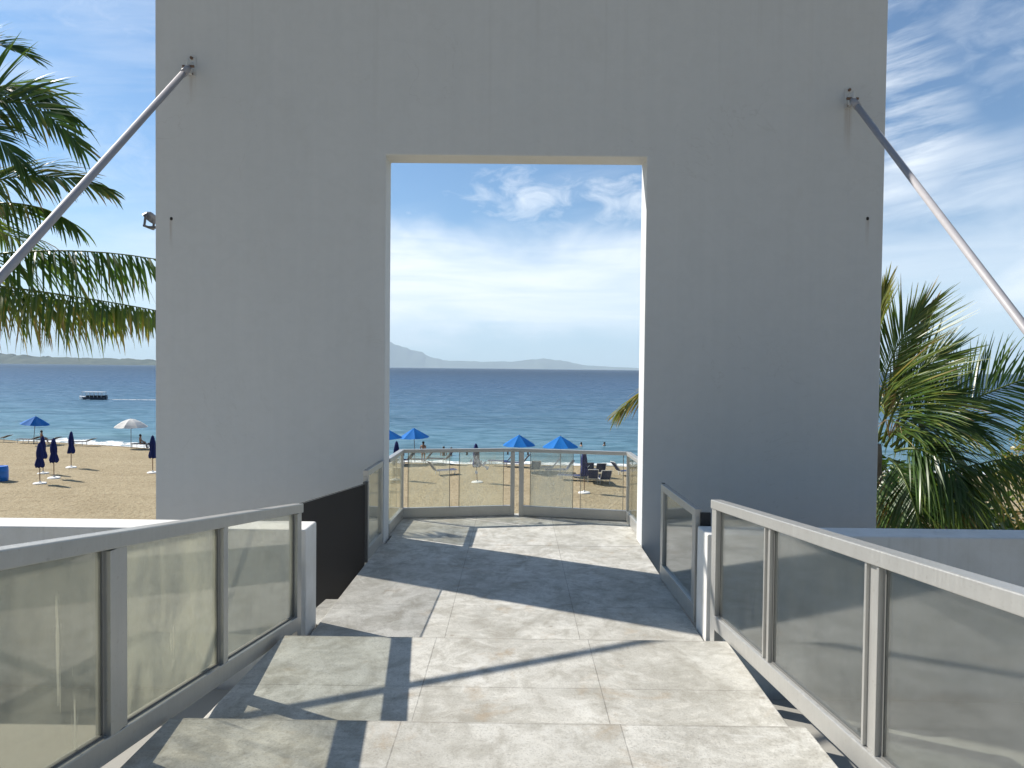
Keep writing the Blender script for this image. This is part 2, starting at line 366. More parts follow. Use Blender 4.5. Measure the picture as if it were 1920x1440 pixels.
# ------------------------------------------------------------------ mesh helpers
class MB:
    def __init__(s): s.v = []; s.f = []
    def add(s, vs, fs):
        o = len(s.v); s.v += [Vector(v) for v in vs]; s.f += [tuple(i + o for i in f) for f in fs]; return s
    def box(s, a, b):
        (x0, y0, z0), (x1, y1, z1) = a, b
        return s.hexa([(x0, y0, z0), (x1, y0, z0), (x1, y1, z0), (x0, y1, z0)], [(x0, y0, z1), (x1, y0, z1), (x1, y1, z1), (x0, y1, z1)])
    def hexa(s, lo, hi):
        return s.add(list(lo) + list(hi), [(3, 2, 1, 0), (4, 5, 6, 7), (0, 1, 5, 4), (1, 2, 6, 5), (2, 3, 7, 6), (3, 0, 4, 7)])
    def bar(s, p, q, w, h, up=(0, 0, 1), sheared=False):
        """box section from p to q, w wide, h tall, centred on the line"""
        p, q = Vector(p), Vector(q); t = (q - p).normalized(); u = Vector(up)
        sd = t.cross(u).normalized(); uu = u if sheared else sd.cross(t).normalized()
        c = [(-w / 2, -h / 2), (w / 2, -h / 2), (w / 2, h / 2), (-w / 2, h / 2)]
        lo = [p + sd * a + uu * b for a, b in c]; hi = [q + sd * a + uu * b for a, b in c]
        return s.add(lo + hi, [(0, 1, 2, 3), (7, 6, 5, 4), (1, 0, 4, 5), (2, 1, 5, 6), (3, 2, 6, 7), (0, 3, 7, 4)])
    def tube(s, pts, rad, n=8, cap=True):
        pts = [Vector(p) for p in pts]; rad = rad if isinstance(rad, (list, tuple)) else [rad] * len(pts)
        o = len(s.v); prev = None
        for i, p in enumerate(pts):
            t = (pts[min(i + 1, len(pts) - 1)] - pts[max(i - 1, 0)]).normalized()
            a = prev - t * prev.dot(t) if prev is not None and (prev - t * prev.dot(t)).length > 1e-5 else t.orthogonal()
            a.normalize(); prev = a; b = t.cross(a)
            for k in range(n):
                g = 2 * math.pi * k / n; s.v.append(p + (a * math.cos(g) + b * math.sin(g)) * rad[i])
        for i in range(len(pts) - 1):
            for k in range(n):
                k2 = (k + 1) % n; s.f.append((o + i * n + k, o + i * n + k2, o + (i + 1) * n + k2, o + (i + 1) * n + k))
        if cap:
            s.f.append(tuple(o + k for k in range(n))[::-1]); e = o + (len(pts) - 1) * n; s.f.append(tuple(e + k for k in range(n)))
        return s
    def lathe(s, prof, n=16, c=(0, 0, 0)):
        o = len(s.v); c = Vector(c)
        for r, z in prof:
            for k in range(n):
                g = 2 * math.pi * k / n; s.v.append(c + Vector((r * math.cos(g), r * math.sin(g), z)))
        for i in range(len(prof) - 1):
            for k in range(n):
                k2 = (k + 1) % n; s.f.append((o + i * n + k, o + i * n + k2, o + (i + 1) * n + k2, o + (i + 1) * n + k))
        s.f.append(tuple(o + k for k in range(n))[::-1]); e = o + (len(prof) - 1) * n; s.f.append(tuple(e + k for k in range(n)))
        return s
    def build(s, name, m, parent=None, bevel=0., smooth=False, loc=None):
        """loc: world point the mesh's origin is put at (vertices are given in world space)"""
        off = Vector(loc) if loc is not None else (Vector(parent['base']) if parent is not None and 'base' in parent.keys() else Vector((0, 0, 0)))
        me = bpy.data.meshes.new(name); me.from_pydata([v - off for v in s.v], [], s.f); me.validate()
        bm = bmesh.new(); bm.from_mesh(me); bmesh.ops.recalc_face_normals(bm, faces=bm.faces); bm.to_mesh(me); bm.free()
        if smooth:
            for p in me.polygons: p.use_smooth = True
        me.materials.append(m)
        o = bpy.data.objects.new(name, me); col.objects.link(o)
        if parent is not None: o.parent = parent
        elif loc is not None: o.location = loc
        if bevel:
            b = o.modifiers.new('bevel', 'BEVEL'); b.width = bevel; b.segments = 2; b.limit_method = 'ANGLE'
        return o

def tag(o, label=None, cat=None, group=None, kind=None):
    for k, v in (('label', label), ('category', cat), ('group', group), ('kind', kind)):
        if v: o[k] = v
    return o

def thing(name, base, label, cat, group=None, rz=0.):
    """an Empty at the thing's base; its parts' vertices are given in world space (or, with base at the origin, in the thing's own space)"""
    o = bpy.data.objects.new(name, None); col.objects.link(o); o.location = base; o.rotation_euler = (0, 0, rz); o.empty_display_size = .2
    o['base'] = tuple(base); return tag(o, label, cat, group)

def copy_tree(o, parent=None):
    c = o.copy(); col.objects.link(c)
    if parent is not None: c.parent = parent
    for ch in list(o.children): copy_tree(ch, c)
    return c

def lerp(a, b, t): return a + (b - a) * t

# ------------------------------------------------------------------ the ground, sea and far land
BEACH, SEA = -5.4, -5.6
SHORE = [(-400, 120), (-120, 86), (-50.7, 66.6), (-44.5, 65.3), (-40.9, 63.8), (-35.2, 61.4), (-32.5, 60.7), (-20, 57), (-8.7, 53.9), (-.7, 53.4), (8.8, 52.6), (20, 51.5), (40, 51), (80, 53), (400, 60)]
def shore_y(x):
    for (xa, ya), (xb, yb) in zip(SHORE, SHORE[1:]):
        if xa <= x <= xb: return lerp(ya, yb, (x - xa) / (xb - xa))
    return SHORE[0][1] if x < SHORE[0][0] else SHORE[-1][1]
def build_beach():
    m = MB()
    xs = [-35000, -8000, -1500, -400, -250, -160, -120] + [x for x in range(-100, 101, 4)] + [140, 200, 300, 400, 1500, 8000, 35000]
    offs = [(-6, .02), (-3, -.01), (-1.5, -.08), (0, -.2), (1.5, -.42), (4, -.9), (10, -2.0), (40, -4.5)]
    ys = [-3000, -400, -60, -10, 8, 20, 30]
    rows = []
    for x in xs:
        s = shore_y(max(-400, min(400, x))) + .35 * math.sin(x * .31) + .2 * math.sin(x * .83 + 1)
        r = [(x, y, BEACH) for y in ys] + [(x, s + d, BEACH + z) for d, z in offs] + [(x, 36000, BEACH - 4.5)]
        rows.append(r)
    n = len(rows[0]); vs = [p for r in rows for p in r]
    fs = [(i * n + j, (i + 1) * n + j, (i + 1) * n + j + 1, i * n + j + 1) for i in range(len(rows) - 1) for j in range(n - 1)]
    m.add(vs, fs); tag(m.build('beach_sand', M['sand'], smooth=True), kind='structure')
build_beach()
def build_sea():
    m = MB(); ys = [40, 80, 160, 400, 1200, 4000, 12000, 34000]; xs = [-34000, -8000, -1500, -300, -80, 0, 80, 300, 1500, 8000, 34000]
    m.add([(x, y, SEA) for y in ys for x in xs], [(j * 11 + i, j * 11 + i + 1, (j + 1) * 11 + i + 1, (j + 1) * 11 + i) for j in range(7) for i in range(10)])
    tag(m.build('sea', M['sea']), kind='structure')
build_sea()
def build_foam():
    m = MB(); vs = []; fs = []
    x = -48.
    while x < 40:
        s = shore_y(x) + .35 * math.sin(x * .31) + .2 * math.sin(x * .83 + 1)
        a = .25 * math.sin(x * 1.9) + .2 * math.sin(x * 4.3 + 2)
        k = 1.0 if -46 < x < -26 else .45
        vs += [(x, s - .25 + a * .6, SEA + .012), (x, s + (1.6 + a * 1.4) * k, SEA + .012), (x, s + (2.6 + a * 2) * k, SEA + .03)]
        x += .5
    n = len(vs) // 3
    for i in range(n - 1):
        for j in range(2): fs.append((i * 3 + j, i * 3 + 3 + j, i * 3 + 4 + j, i * 3 + 1 + j))
    m.add(vs, fs); tag(m.build('surf_foam', M['foam']), kind='stuff', label='white foam of small waves breaking along the sand', cat='foam')
build_foam()
def ridge(name, pts, y0, depth, m_, rough, seed, sub=8, z0=SEA):
    r = random.Random(seed); vs = []; fs = []; prof = [(0, 0), (.12, .35), (.3, .7), (.45, .93), (.5, 1), (.56, .9), (.75, .5), (1, 0)]
    line = []
    for (xa, ha), (xb, hb) in zip(pts, pts[1:]):
        for k in range(sub): line.append((lerp(xa, xb, k / sub), lerp(ha, hb, k / sub)))
    line.append(pts[-1])
    ph = [r.uniform(0, 6.28) for _ in range(6)]
    for i, (x, h) in enumerate(line):
        h *= 1 + rough * (math.sin(i * .9 + ph[0]) * .5 + math.sin(i * 2.3 + ph[1]) * .3 + r.uniform(-.3, .3))
        for j, (d, q) in enumerate(prof):
            vs.append((x + r.uniform(-.1, .1) * depth * q * .2, y0 + (d - .5) * depth + depth * .06 * math.sin(i * .5 + j), z0 - .3 + h * q * (1 + (r.uniform(-.12, .12) if 0 < j < 7 and j != 4 else 0))))
    n = len(prof)
    for i in range(len(line) - 1):
        for j in range(n - 1): fs.append((i * n + j, (i + 1) * n + j, (i + 1) * n + j + 1, i * n + j + 1))
    o = MB().add(vs, fs).build(name, m_, smooth=True); return tag(o, kind='structure')
ridge('mountains', [(-15000, 250), (-12500, 600), (-10500, 1100), (-8600, 1600), (-7400, 1640), (-6500, 1400), (-5646, 1143), (-4893, 870), (-4188, 690), (-3599, 415), (-3012, 328), (-1605, 296), (-199, 311), (737, 414), (1205, 466), (1908, 380), (3080, 182), (4251, 124), (5350, 89), (6800, 40), (8000, 4)], 30000, 2600, M['mount'], .05, 3, 6)
ridge('headland', [(x * 1.75, h * 1.55 + 2) for x, h in [(-7500, 150), (-5200, 130), (-4200, 112), (-3632, 98), (-3419, 78), (-3207, 58), (-2923, 50), (-2640, 46), (-2392, 42), (-2050, 36), (-1700, 22), (-1500, 3)]], 7900, 700, M['head'], .12, 5, 14)

# ------------------------------------------------------------------ the terrace, steps and the wall with the opening
def struct(name, mb, m, bevel=0.): return tag(mb.build(name, m, bevel=bevel), kind='structure')
pf = MB()
pf.hexa([(-1.445, 4.274, -.32), (1.335, 4.274, -.32), (1.365, 7.30, -.32), (-1.435, 7.30, -.32)], [(-1.445, 4.274, 0), (1.335, 4.274, 0), (1.365, 7.30, 0), (-1.435, 7.30, 0)])
struct('platform_floor', pf, M['slab'], .006)
bf = MB(); ring = [(-1.386, 7.304), (1.374, 7.304), (1.374, 7.66), (1.50, 7.66), (1.50, 8.66), (0.02, 8.92), (-1.50, 8.66), (-1.50, 7.66), (-1.386, 7.66)]
n = len(ring); bf.add([(x, y, -.32) for x, y in ring] + [(x, y, 0) for x, y in ring], [tuple(range(n))[::-1], tuple(range(n, 2 * n))] + [(i, (i + 1) % n, n + (i + 1) % n, n + i) for i in range(n)])
struct('balcony_floor', bf, M['slab'], .004)
struct('ledge', MB().hexa([(-1.66, 5.056, -.4), (-1.449, 5.056, -.4), (-1.449, 5.62, -.4), (-1.60, 5.62, -.4)], [(-1.66, 5.056, -.03), (-1.449, 5.056, -.03), (-1.449, 5.62, -.03), (-1.60, 5.62, -.03)]), M['slab'], .006)
struct('middle_step', MB().hexa([(-1.505, 2.946, -.2), (1.322, 2.946, -.2), (1.345, 4.27, -.2), (-1.455, 4.27, -.2)], [(-1.505, 2.946, .2), (1.322, 2.946, .2), (1.345, 4.27, .2), (-1.455, 4.27, .2)]), M['slab'], .007)
struct('upper_step', MB().hexa([(-1.56, -3.5, -.2), (1.26, -3.5, -.2), (1.274, 2.942, -.2), (-1.497, 2.942, -.2)], [(-1.56, -3.5, .36), (1.26, -3.5, .36), (1.274, 2.942, .36), (-1.497, 2.942, .36)]), M['slab'], .007)
# piers under the platform, side terraces below the railings
struct('platform_pier', MB().box((-1.1, 4.4, BEACH - .2), (1.0, 8.5, -.325)), M['white'])
struct('left_terrace', MB().box((-11, -8, BEACH - .2), (-1.60, 4.70, -.36)), M['ground'])
struct('right_terrace', MB().box((1.40, -8, BEACH - .2), (11, 4.66, -.36)), M['ground'])
struct('stair_base', MB().box((-1.45, -8, BEACH - .2), (1.22, 4.2, -.21)), M['ground'])

WX, WY0, WY1, WTOP = 3.9, 7.35, 7.65, 5.99
OX0, OX1, OTOP = -1.42, 1.37, 4.172
tower = thing('gateway_wall', (0, 7.5, BEACH), 'tall thick white painted wall with a high doorway framing the sea', 'wall')
def wall_mesh():
    m = MB(); xs = (-WX, OX0, OX1, WX); zs = (BEACH - .2, -.33, OTOP, WTOP)
    for y in (WY0, WY1):
        vs = [(x, y, z) for z in zs for x in xs]
        m.add(vs, [(j * 4 + i, j * 4 + i + 1, j * 4 + i + 5, j * 4 + i + 4) for j in range(3) for i in range(3) if not (i == 1 and j == 1)])
    a, b = 0, 16
    def q(i, j): m.f.append((a + i, a + j, b + j, b + i))
    for i, j in ((0, 1), (1, 2), (2, 3), (12, 13), (13, 14), (14, 15), (0, 4), (4, 8), (8, 12), (3, 7), (7, 11), (11, 15), (5, 9), (6, 10), (9, 10), (5, 6)): q(i, j)
    return m
wall_mesh().build('wall_body', M['stucco'], tower, bevel=.012)
for sx, sz in ((-3.725, 3.47), (3.73, 3.54)):
    h = MB(); h.lathe([(.019, 0), (.019, .004), (.012, .005)], 12)
    h.v = [Vector((sx + v.x * .8, WY0 - v.z, sz + v.y)) for v in h.v]
    h.build('bolt_hole_disc', M['dark'], tower)  # flat dark disc on the wall face, its colour stands in for the hole's shade
fl = thing('floodlight', (-3.9, 7.5, 3.4), 'grey floodlight on a bracket at the left edge of the big wall', 'lamp')
fb = MB(); fb.bar((-3.9, 7.5, 3.405), (-4.06, 7.5, 3.405), .05, .022); fb.bar((-4.05, 7.41, 3.40), (-4.035, 7.41, 3.52), .014, .02, (1, 0, 0)); fb.bar((-4.05, 7.59, 3.40), (-4.035, 7.59, 3.52), .014, .02, (1, 0, 0)); fb.bar((-4.05, 7.40, 3.405), (-4.05, 7.60, 3.405), .022, .02)
fb.build('bracket', M['lamp'], fl)
rot = Matrix.Rotation(R(-136), 4, 'Y'); lc = Vector((-4.03, 7.5, 3.515))
fh = MB(); fh.lathe([(.012, -.05), (.04, -.045), (.065, -.02), (.078, .015), (.08, .03)], 18); fh.v = [rot @ v + lc for v in fh.v]
fh.build('lamp_housing', M['lamp'], fl)
fg = MB(); fg.lathe([(.074, .031), (.06, .036), (.0001, .038)], 18); fg.v = [rot @ v + lc for v in fg.v]
fg.build('lens', M['lampglass'], fl)

for side, x0 in ((-1, -1.475), (1, 1.355)):
    x1 = side * 12.
    base = thing('parapet_wall', (x0, 4.92, -.4), 'low white parapet wall left of the walkway with a sunlit flat top' if side < 0 else 'low white parapet wall right of the walkway lying in blue shade', 'wall', 'parapet walls')
    m = MB(); m.box((min(x0, x1), 4.785, -1.2), (max(x0, x1), 5.05, .748))
    m.build('wall_body', M['white'], base, bevel=.012)

# stay rods
for side, zb in ((-1, 5.089), (1, 4.807)):
    x = side * 3.5
    t = thing('stay_rod', (x, 2.0, -.36), 'slanting grey steel stay rod bolted to the upper left of the wall' if side < 0 else 'slanting pale steel stay rod bolted to the upper right of the wall', 'rod', 'stay rods')
    slope = .966 if side < 0 else 1.005
    top = Vector((x, WY0 - .09, zb - .05)); bot = Vector((x, top.y - (top.z + .34) / slope, -.34))
    MB().tube([bot, top], .0305, 16).build('tube', M['steel'], t, smooth=True)
    br = MB(); br.box((x - .042, WY0 - .010, zb - .11), (x + .042, WY0 - .001, zb + .11)); br.box((x - .012, WY0 - .14, zb - .10), (x + .012, WY0 - .012, zb + .03))
    br.build('bracket', M['stucco'], t, bevel=.003)
    for dz in (.085, -.085):
        MB().tube([(x, WY0 - .012, zb + dz), (x, WY0 - .03, zb + dz)], .016, 6).build('bolt', M['rust'], t)
    dn = (bot - top).normalized(); MB().tube([top + dn * .02, top + dn * .16], .036, 14).build('end_sleeve', M['steel'], t, smooth=True)
    MB().tube([(x - .06, top.y, top.z + .015), (x + .06, top.y, top.z + .015)], .014, 8).build('pin', M['rust'], t)
    MB().box((x - .15, bot.y - .15, -.362), (x + .15, bot.y + .15, -.30)).build('foot_plate', M['steel'], t, bevel=.004)

# ------------------------------------------------------------------ sloping stair railings
def stair_railing(side, far_y, xfar, dx, ztop, zbot, s, near_y, posts, panes, label):
    X = lambda y: xfar + side * dx * (far_y - y)
    T = lambda y: ztop + s * (far_y - y)
    B = lambda y: zbot + s * (far_y - y)
    t = thing('stair_railing', (X(2.5), 2.5, .0), label, 'railing', 'stair railings')
    m = MB(); m.bar((X(far_y + .06), far_y + .06, T(far_y + .06)), (X(near_y), near_y, T(near_y)), .075, .062, sheared=True); m.build('top_rail', M['alu'], t, bevel=.005)
    m = MB(); m.bar((X(far_y - .03), far_y - .03, B(far_y - .03)), (X(near_y), near_y, B(near_y)), .065, .095, sheared=True); m.build('bottom_rail', M['alu'], t, bevel=.005)
    for i, (y, wd) in enumerate(posts):
        m = MB(); lo = -.02 if i == 0 else B(y) + .046; hi = T(y) - .03
        if i == 0 or side < 0: m.box((X(y) - .03, y - wd / 2, lo), (X(y) + .03, y + wd / 2, hi))
        else:
            m.box((X(y) - .012, y - wd / 2 + .012, lo), (X(y) + .012, y + wd / 2 - .012, hi))
            for e in (-1, 1): m.box((X(y) - .026, y + e * (wd / 2 - .006) - .008, lo), (X(y) + .026, y + e * (wd / 2 - .006) + .008, hi))
        m.build('post', M['alu'], t, bevel=.002)
    for y0, y1, mt in panes:
        m = MB(); a = .004
        m.hexa([(X(y0) - a, y0, B(y0) + .045), (X(y0) + a, y0, B(y0) + .045), (X(y1) + a, y1, B(y1) + .045), (X(y1) - a, y1, B(y1) + .045)],
               [(X(y0) - a, y0, T(y0) - .03), (X(y0) + a, y0, T(y0) - .03), (X(y1) + a, y1, T(y1) - .03), (X(y1) - a, y1, T(y1) - .03)])
        m.build('glass_pane', mt, t)
        g = MB(); 
        for yy in (y0 + .004, y1 - .004): g.box((X(yy) - .007, yy - .003, B(yy) + .046), (X(yy) + .007, yy + .003, T(yy) - .031))
        g.bar((X(y0), y0, B(y0) + .052), (X(y1), y1, B(y1) + .052), .018, .010, sheared=True)
        g.build('gasket', M['gasket'], t)
stair_railing(-1, 4.65, -1.505, .022, .925, .135, .147, -.6, [(4.65, .085), (3.52, .055), (2.60, .11), (1.72, .09), (.9, .09)],
              [(3.56, 4.60, M['g_clear']), (2.665, 3.48, M['g_foggy']), (1.78, 2.535, M['g_dirty']), (.96, 1.66, M['g_foggy'])],
              'sloping aluminium railing with fogged dirty glass left of the steps')
stair_railing(1, 4.65, 1.39, 0., .985, .185, .105, -.6, [(4.65, .10), (3.68, .085), (2.60, .10), (1.5, .10)],
              [(3.735, 4.58, M['g_mirror']), (2.665, 3.625, M['g_mirror2']), (1.56, 2.535, M['g_mirror']), (.2, 1.44, M['g_mirror'])],
              'sloping aluminium railing with dark reflecting glass right of the steps')

# ------------------------------------------------------------------ gates and side panels between parapet and wall
bg = thing('black_gate', (-1.55, 5.9, 0), 'matte black gate of fine upright slats standing between left parapet and glass side panel', 'gate')
sl = MB(); ga, gb = Vector((-1.617, 5.10, 0)), Vector((-1.457, 6.58, 0)); gd = (gb - ga).normalized(); gn = Vector((gd.y, -gd.x, 0)); ns = 86
for k in range(ns):                                                       # upright black slats, close enough to read as one dark sheet from the steps
    t_ = (k + .5) / ns; c_ = ga.lerp(gb, t_); zt = lerp(.862, .762, t_)
    u_, v_ = gd * .0012, gn * .0045
    sl.hexa([(*(c_ - u_ - v_).xy, -.34), (*(c_ + u_ - v_).xy, -.34), (*(c_ + u_ + v_).xy, -.34), (*(c_ - u_ + v_).xy, -.34)], [(*(c_ - u_ - v_).xy, zt), (*(c_ + u_ - v_).xy, zt), (*(c_ + u_ + v_).xy, zt), (*(c_ - u_ + v_).xy, zt)])
sl.bar((-1.617, 5.10, -.34), (-1.457, 6.58, -.34), .012, .03)
sl.build('slat_infill', M['black'], bg)
MB().bar((-1.617, 5.10, .869), (-1.457, 6.58, .769), .007, .007, sheared=True).build('top_edge', M['gasket'], bg)
MB().box((-1.475, 6.58, .0), (-1.43, 6.62, .785)).build('post', M['gasket'], bg)
sp = thing('side_panel', (-1.45, 6.95, 0), 'clear glass side panel in an aluminium frame beside the left doorway jamb', 'railing')
def framed_panel(t, x0, y0, x1, y1, z0, z1, gm, fw=.055, low=.12):
    f = MB()
    f.bar((x0, y0, z1 - .03), (x1, y1, z1 - .03), .05, .06); f.bar((x0, y0, z0 + low / 2), (x1, y1, z0 + low / 2), .05, low)
    for (x, y) in ((x0, y0), (x1, y1)):
        d = Vector((x1 - x0, y1 - y0, 0)).normalized() * (fw / 2) * (1 if (x, y) == (x0, y0) else -1)
        f.bar((x + d.x, y + d.y, z0 + low), (x + d.x, y + d.y, z1 - .06), .048, fw, up=(d.normalized()))
    f.build('frame', M['alu'], t, bevel=.003)
    d = Vector((x1 - x0, y1 - y0, 0)).normalized() * (fw + .001)
    MB().bar((x0 + d.x, y0 + d.y, (z0 + low + z1 - .06) / 2), (x1 - d.x, y1 - d.y, (z0 + low + z1 - .06) / 2), .008, z1 - .06 - z0 - low).build('glass_pane', gm, t)
framed_panel(sp, -1.462, 6.64, -1.452, 7.335, .0, .89, M['g_clear'])
gt = thing('glass_gate', (1.36, 5.7, 0), 'aluminium framed glass gate leaf ajar beside the right parapet end', 'gate')
framed_panel(gt, 1.352, 6.20, 1.372, 5.085, .012, .865, M['g_mirror'], .085, .13)
MB().box((1.338, 6.204, .0), (1.366, 6.235, .87)).build('stile', M['gasket'], gt)
MB().box((1.385, 5.07, .40), (1.46, 5.10, .84)).build('black_panel_strip', M['black'], gt)  # sliver of black gate panel showing past the parapet end

# ------------------------------------------------------------------ balcony railing
br = thing('balcony_railing', (0, 8.6, 0), 'kinked aluminium balcony railing with salt hazed glass panes overlooking the beach', 'railing')
BP = [(-1.44, 7.66), (-1.425, 8.54), (-.035, 8.80), (.08, 8.785), (1.415, 8.54), (1.43, 7.66)]
rt, rb = .872, .07
for a, b in ((0, 1), (1, 2), (2, 3), (3, 4), (4, 5)):
    p, q = BP[a], BP[b]
    m = MB(); m.bar((*p, rt - .022), (*q, rt - .022), .06, .044); m.build('top_rail', M['alu'], br, bevel=.004)
    if a != 2:
        m = MB(); m.bar((*p, rb), (*q, rb), .05, .125); m.build('bottom_rail', M['alu'], br, bevel=.004)
for x, y, wd in ((-.035, 8.80, .055), (.08, 8.785, .06)):
    MB().box((x - wd / 2, y - .035, 0), (x + wd / 2, y + .035, rt - .045)).build('post', M['alu'], br, bevel=.003)
for x, y in ((-1.425, 8.54), (1.415, 8.54)):
    MB().box((x - .02, y - .02, 0), (x + .02, y + .02, rt - .045)).build('corner_post', M['alu'], br, bevel=.003)
def pane_on(p, q, t0, t1, mt, edge=True):
    a = (lerp(p[0], q[0], t0), lerp(p[1], q[1], t0)); b = (lerp(p[0], q[0], t1), lerp(p[1], q[1], t1)); zc, h = (rb + .063 + rt - .045) / 2, rt - .045 - rb - .063
    MB().bar((*a, zc), (*b, zc), .008, h).build('glass_pane', mt, br)
    if edge:
        for c in (a, b): MB().box((c[0] - .0035, c[1] - .007, zc - h / 2), (c[0] + .0035, c[1] + .007, zc + h / 2)).build('edge_strip', M['edge'], br)
pane_on(BP[0], BP[1], .03, .95, M['g_foggy'], False)
pane_on(BP[1], BP[2], .055, .425, M['g_balcony']); pane_on(BP[1], BP[2], .51, .915, M['g_balcony'])
pane_on(BP[3], BP[4], .085, .49, M['g_balcony_fog']); pane_on(BP[3], BP[4], .56, .955, M['g_balcony_clear'])
pane_on(BP[4], BP[5], .05, .97, M['g_dirty'], False)
for x, y in ((-1.41, 8.56), (-.62, 8.70), (-.10, 8.795), (.16, 8.78)):
    MB().box((x - .011, y - .010, rt - .085), (x + .011, y + .010, rt - .0455)).build('clip', M['lamp'], br, bevel=.002)
# peeled film left on the second pane
rr = random.Random(4)
for _ in range(22):
    fm = MB(); x = -.46 + rr.gauss(0, .06); z = .66 + rr.gauss(0, .045); y = lerp(8.54, 8.80, (x + 1.425) / 1.39) - .0055; w_, h_ = rr.uniform(.006, .02), rr.uniform(.015, .055); a = rr.uniform(-.5, .5)
    out = [(-w_, -h_ * .4), (w_ * .2, -h_ * .6), (w_ * .8, -h_ * .35), (w_, h_ * .3), (w_ * .1, h_ * .5), (-w_ * .6, h_ * .2)]
    vs = [(x + dx * math.cos(a) - dz * math.sin(a), y + (dx * math.cos(a) - dz * math.sin(a)) * .187, z + dx * math.sin(a) + dz * math.cos(a)) for dx, dz in out]
    fm.add(vs + [(p[0], p[1] - .0015, p[2]) for p in vs], [(0, 1, 2, 3, 4, 5), (11, 10, 9, 8, 7, 6)] + [(k, (k + 1) % 6, 6 + (k + 1) % 6, 6 + k) for k in range(6)])
    fm.build('film_scrap', M['base'], br)

# ------------------------------------------------------------------ palms
def bez(p0, p1, p2, t): return p0 * (1 - t) ** 2 + p1 * 2 * t * (1 - t) + p2 * t * t
def bez_t(p0, p1, p2, t): return ((p1 - p0) * 2 * (1 - t) + (p2 - p1) * 2 * t).normalized()
def frond(palm, p0, p1, p2, n=52, L=.8, hang=.8, fan=(75, 12), lift=.15, w=.045, tint=(.05, .35), yellow=0., start=.16, roll=0., seed=None, both=(1, -1)):
    r = random.Random(seed if seed is not None else rnd.random()); n = int(n * 1.4); L *= 1.2; w *= .95
    p0, p1, p2 = Vector(p0), Vector(p1), Vector(p2); base = Vector(palm['base'])
    m = MB(); tv = []
    pts = [bez(p0, p1, p2, i / 14) for i in range(15)]
    m.tube(pts, [lerp(.022, .004, (i / 14) ** .7) for i in range(15)], 6); tv += [.42] * len(m.v)
    up = Vector((0, 0, 1))
    for i in range(n):
        t = start + (1 - start) * i / (n - 1)
        T = bez_t(p0, p1, p2, t); S = T.cross(up)
        S = S.normalized() if S.length > .05 else Vector((1, 0, 0)); S = Matrix.Rotation(roll, 3, T) @ S; U = S.cross(T).normalized()
        prof = (.55 + .45 * math.sin(math.pi * min(1, t * 1.05 + .12))) * (1 - .22 * max(0, t - .6) / .4)
        ang = R(lerp(fan[0], fan[1], t ** 1.6))
        for sd in both:
            if r.random() < .05: continue
            ll = L * prof * r.uniform(.62, 1.14); a = ang * r.uniform(.78, 1.15)
            d = (T * math.cos(a) + S * sd * math.sin(a) + U * lift * r.uniform(.4, 1.5)).normalized()
            pos = bez(p0, p1, p2, min(1, t + r.uniform(-.006, .006))); k = 5; hg = hang * r.uniform(.65, 1.35); tw = r.uniform(-.7, .7)
            base_t = r.uniform(*tint); yl = 1 if r.random() < yellow else 0
            o = len(m.v); c = pos.copy(); dd = d.copy()
            for s in range(k + 1):
                q = s / k
                wv = T - dd * T.dot(dd)
                if wv.length < .15: wv = S - dd * S.dot(dd)
                wv = Matrix.Rotation(tw, 3, dd) @ wv.normalized()
                ww = w * (.35 + .65 * min(1, q * 3.5)) * (1 - q) ** .55 if s < k else .0015
                m.v += [c - wv * ww / 2, c + wv * ww / 2]
                tv += [min(1., base_t + (.28 + .5 * yl) * q ** 1.5 + .12 * yl)] * 2
                if s < k:
                    c = c + dd * (ll / k); dd = (dd + Vector((0, 0, -1)) * hg * .42 * (.4 + q)).normalized()
            for s in range(k): m.f.append((o + 2 * s, o + 2 * s + 1, o + 2 * s + 3, o + 2 * s + 2))
    me = bpy.data.meshes.new('frond'); me.from_pydata([v - base for v in m.v], [], m.f)
    at = me.attributes.new('tint', 'FLOAT', 'POINT'); at.data.foreach_set('value', tv)
    for p in me.polygons: p.use_smooth = True
    me.materials.append(M['leaf']); o = bpy.data.objects.new('frond', me); col.objects.link(o); o.parent = palm
    return o
def palm_trunk(palm, p, q, r0, r1):
    p, q = Vector(p), Vector(q); k = 40; pts = []; rad = []
    for i in range(k + 1):
        t = i / k; c = p.lerp(q, t) + Vector((.35 * math.sin(t * 2.6) * (1 - t), .1 * math.sin(t * 3), 0)); pts.append(c)
        rad.append(lerp(r0, r1, t ** .6) * (1.05 if i % 2 else .97))
    MB().tube(pts, rad, 14).build('trunk', M['bark'], palm, smooth=True)

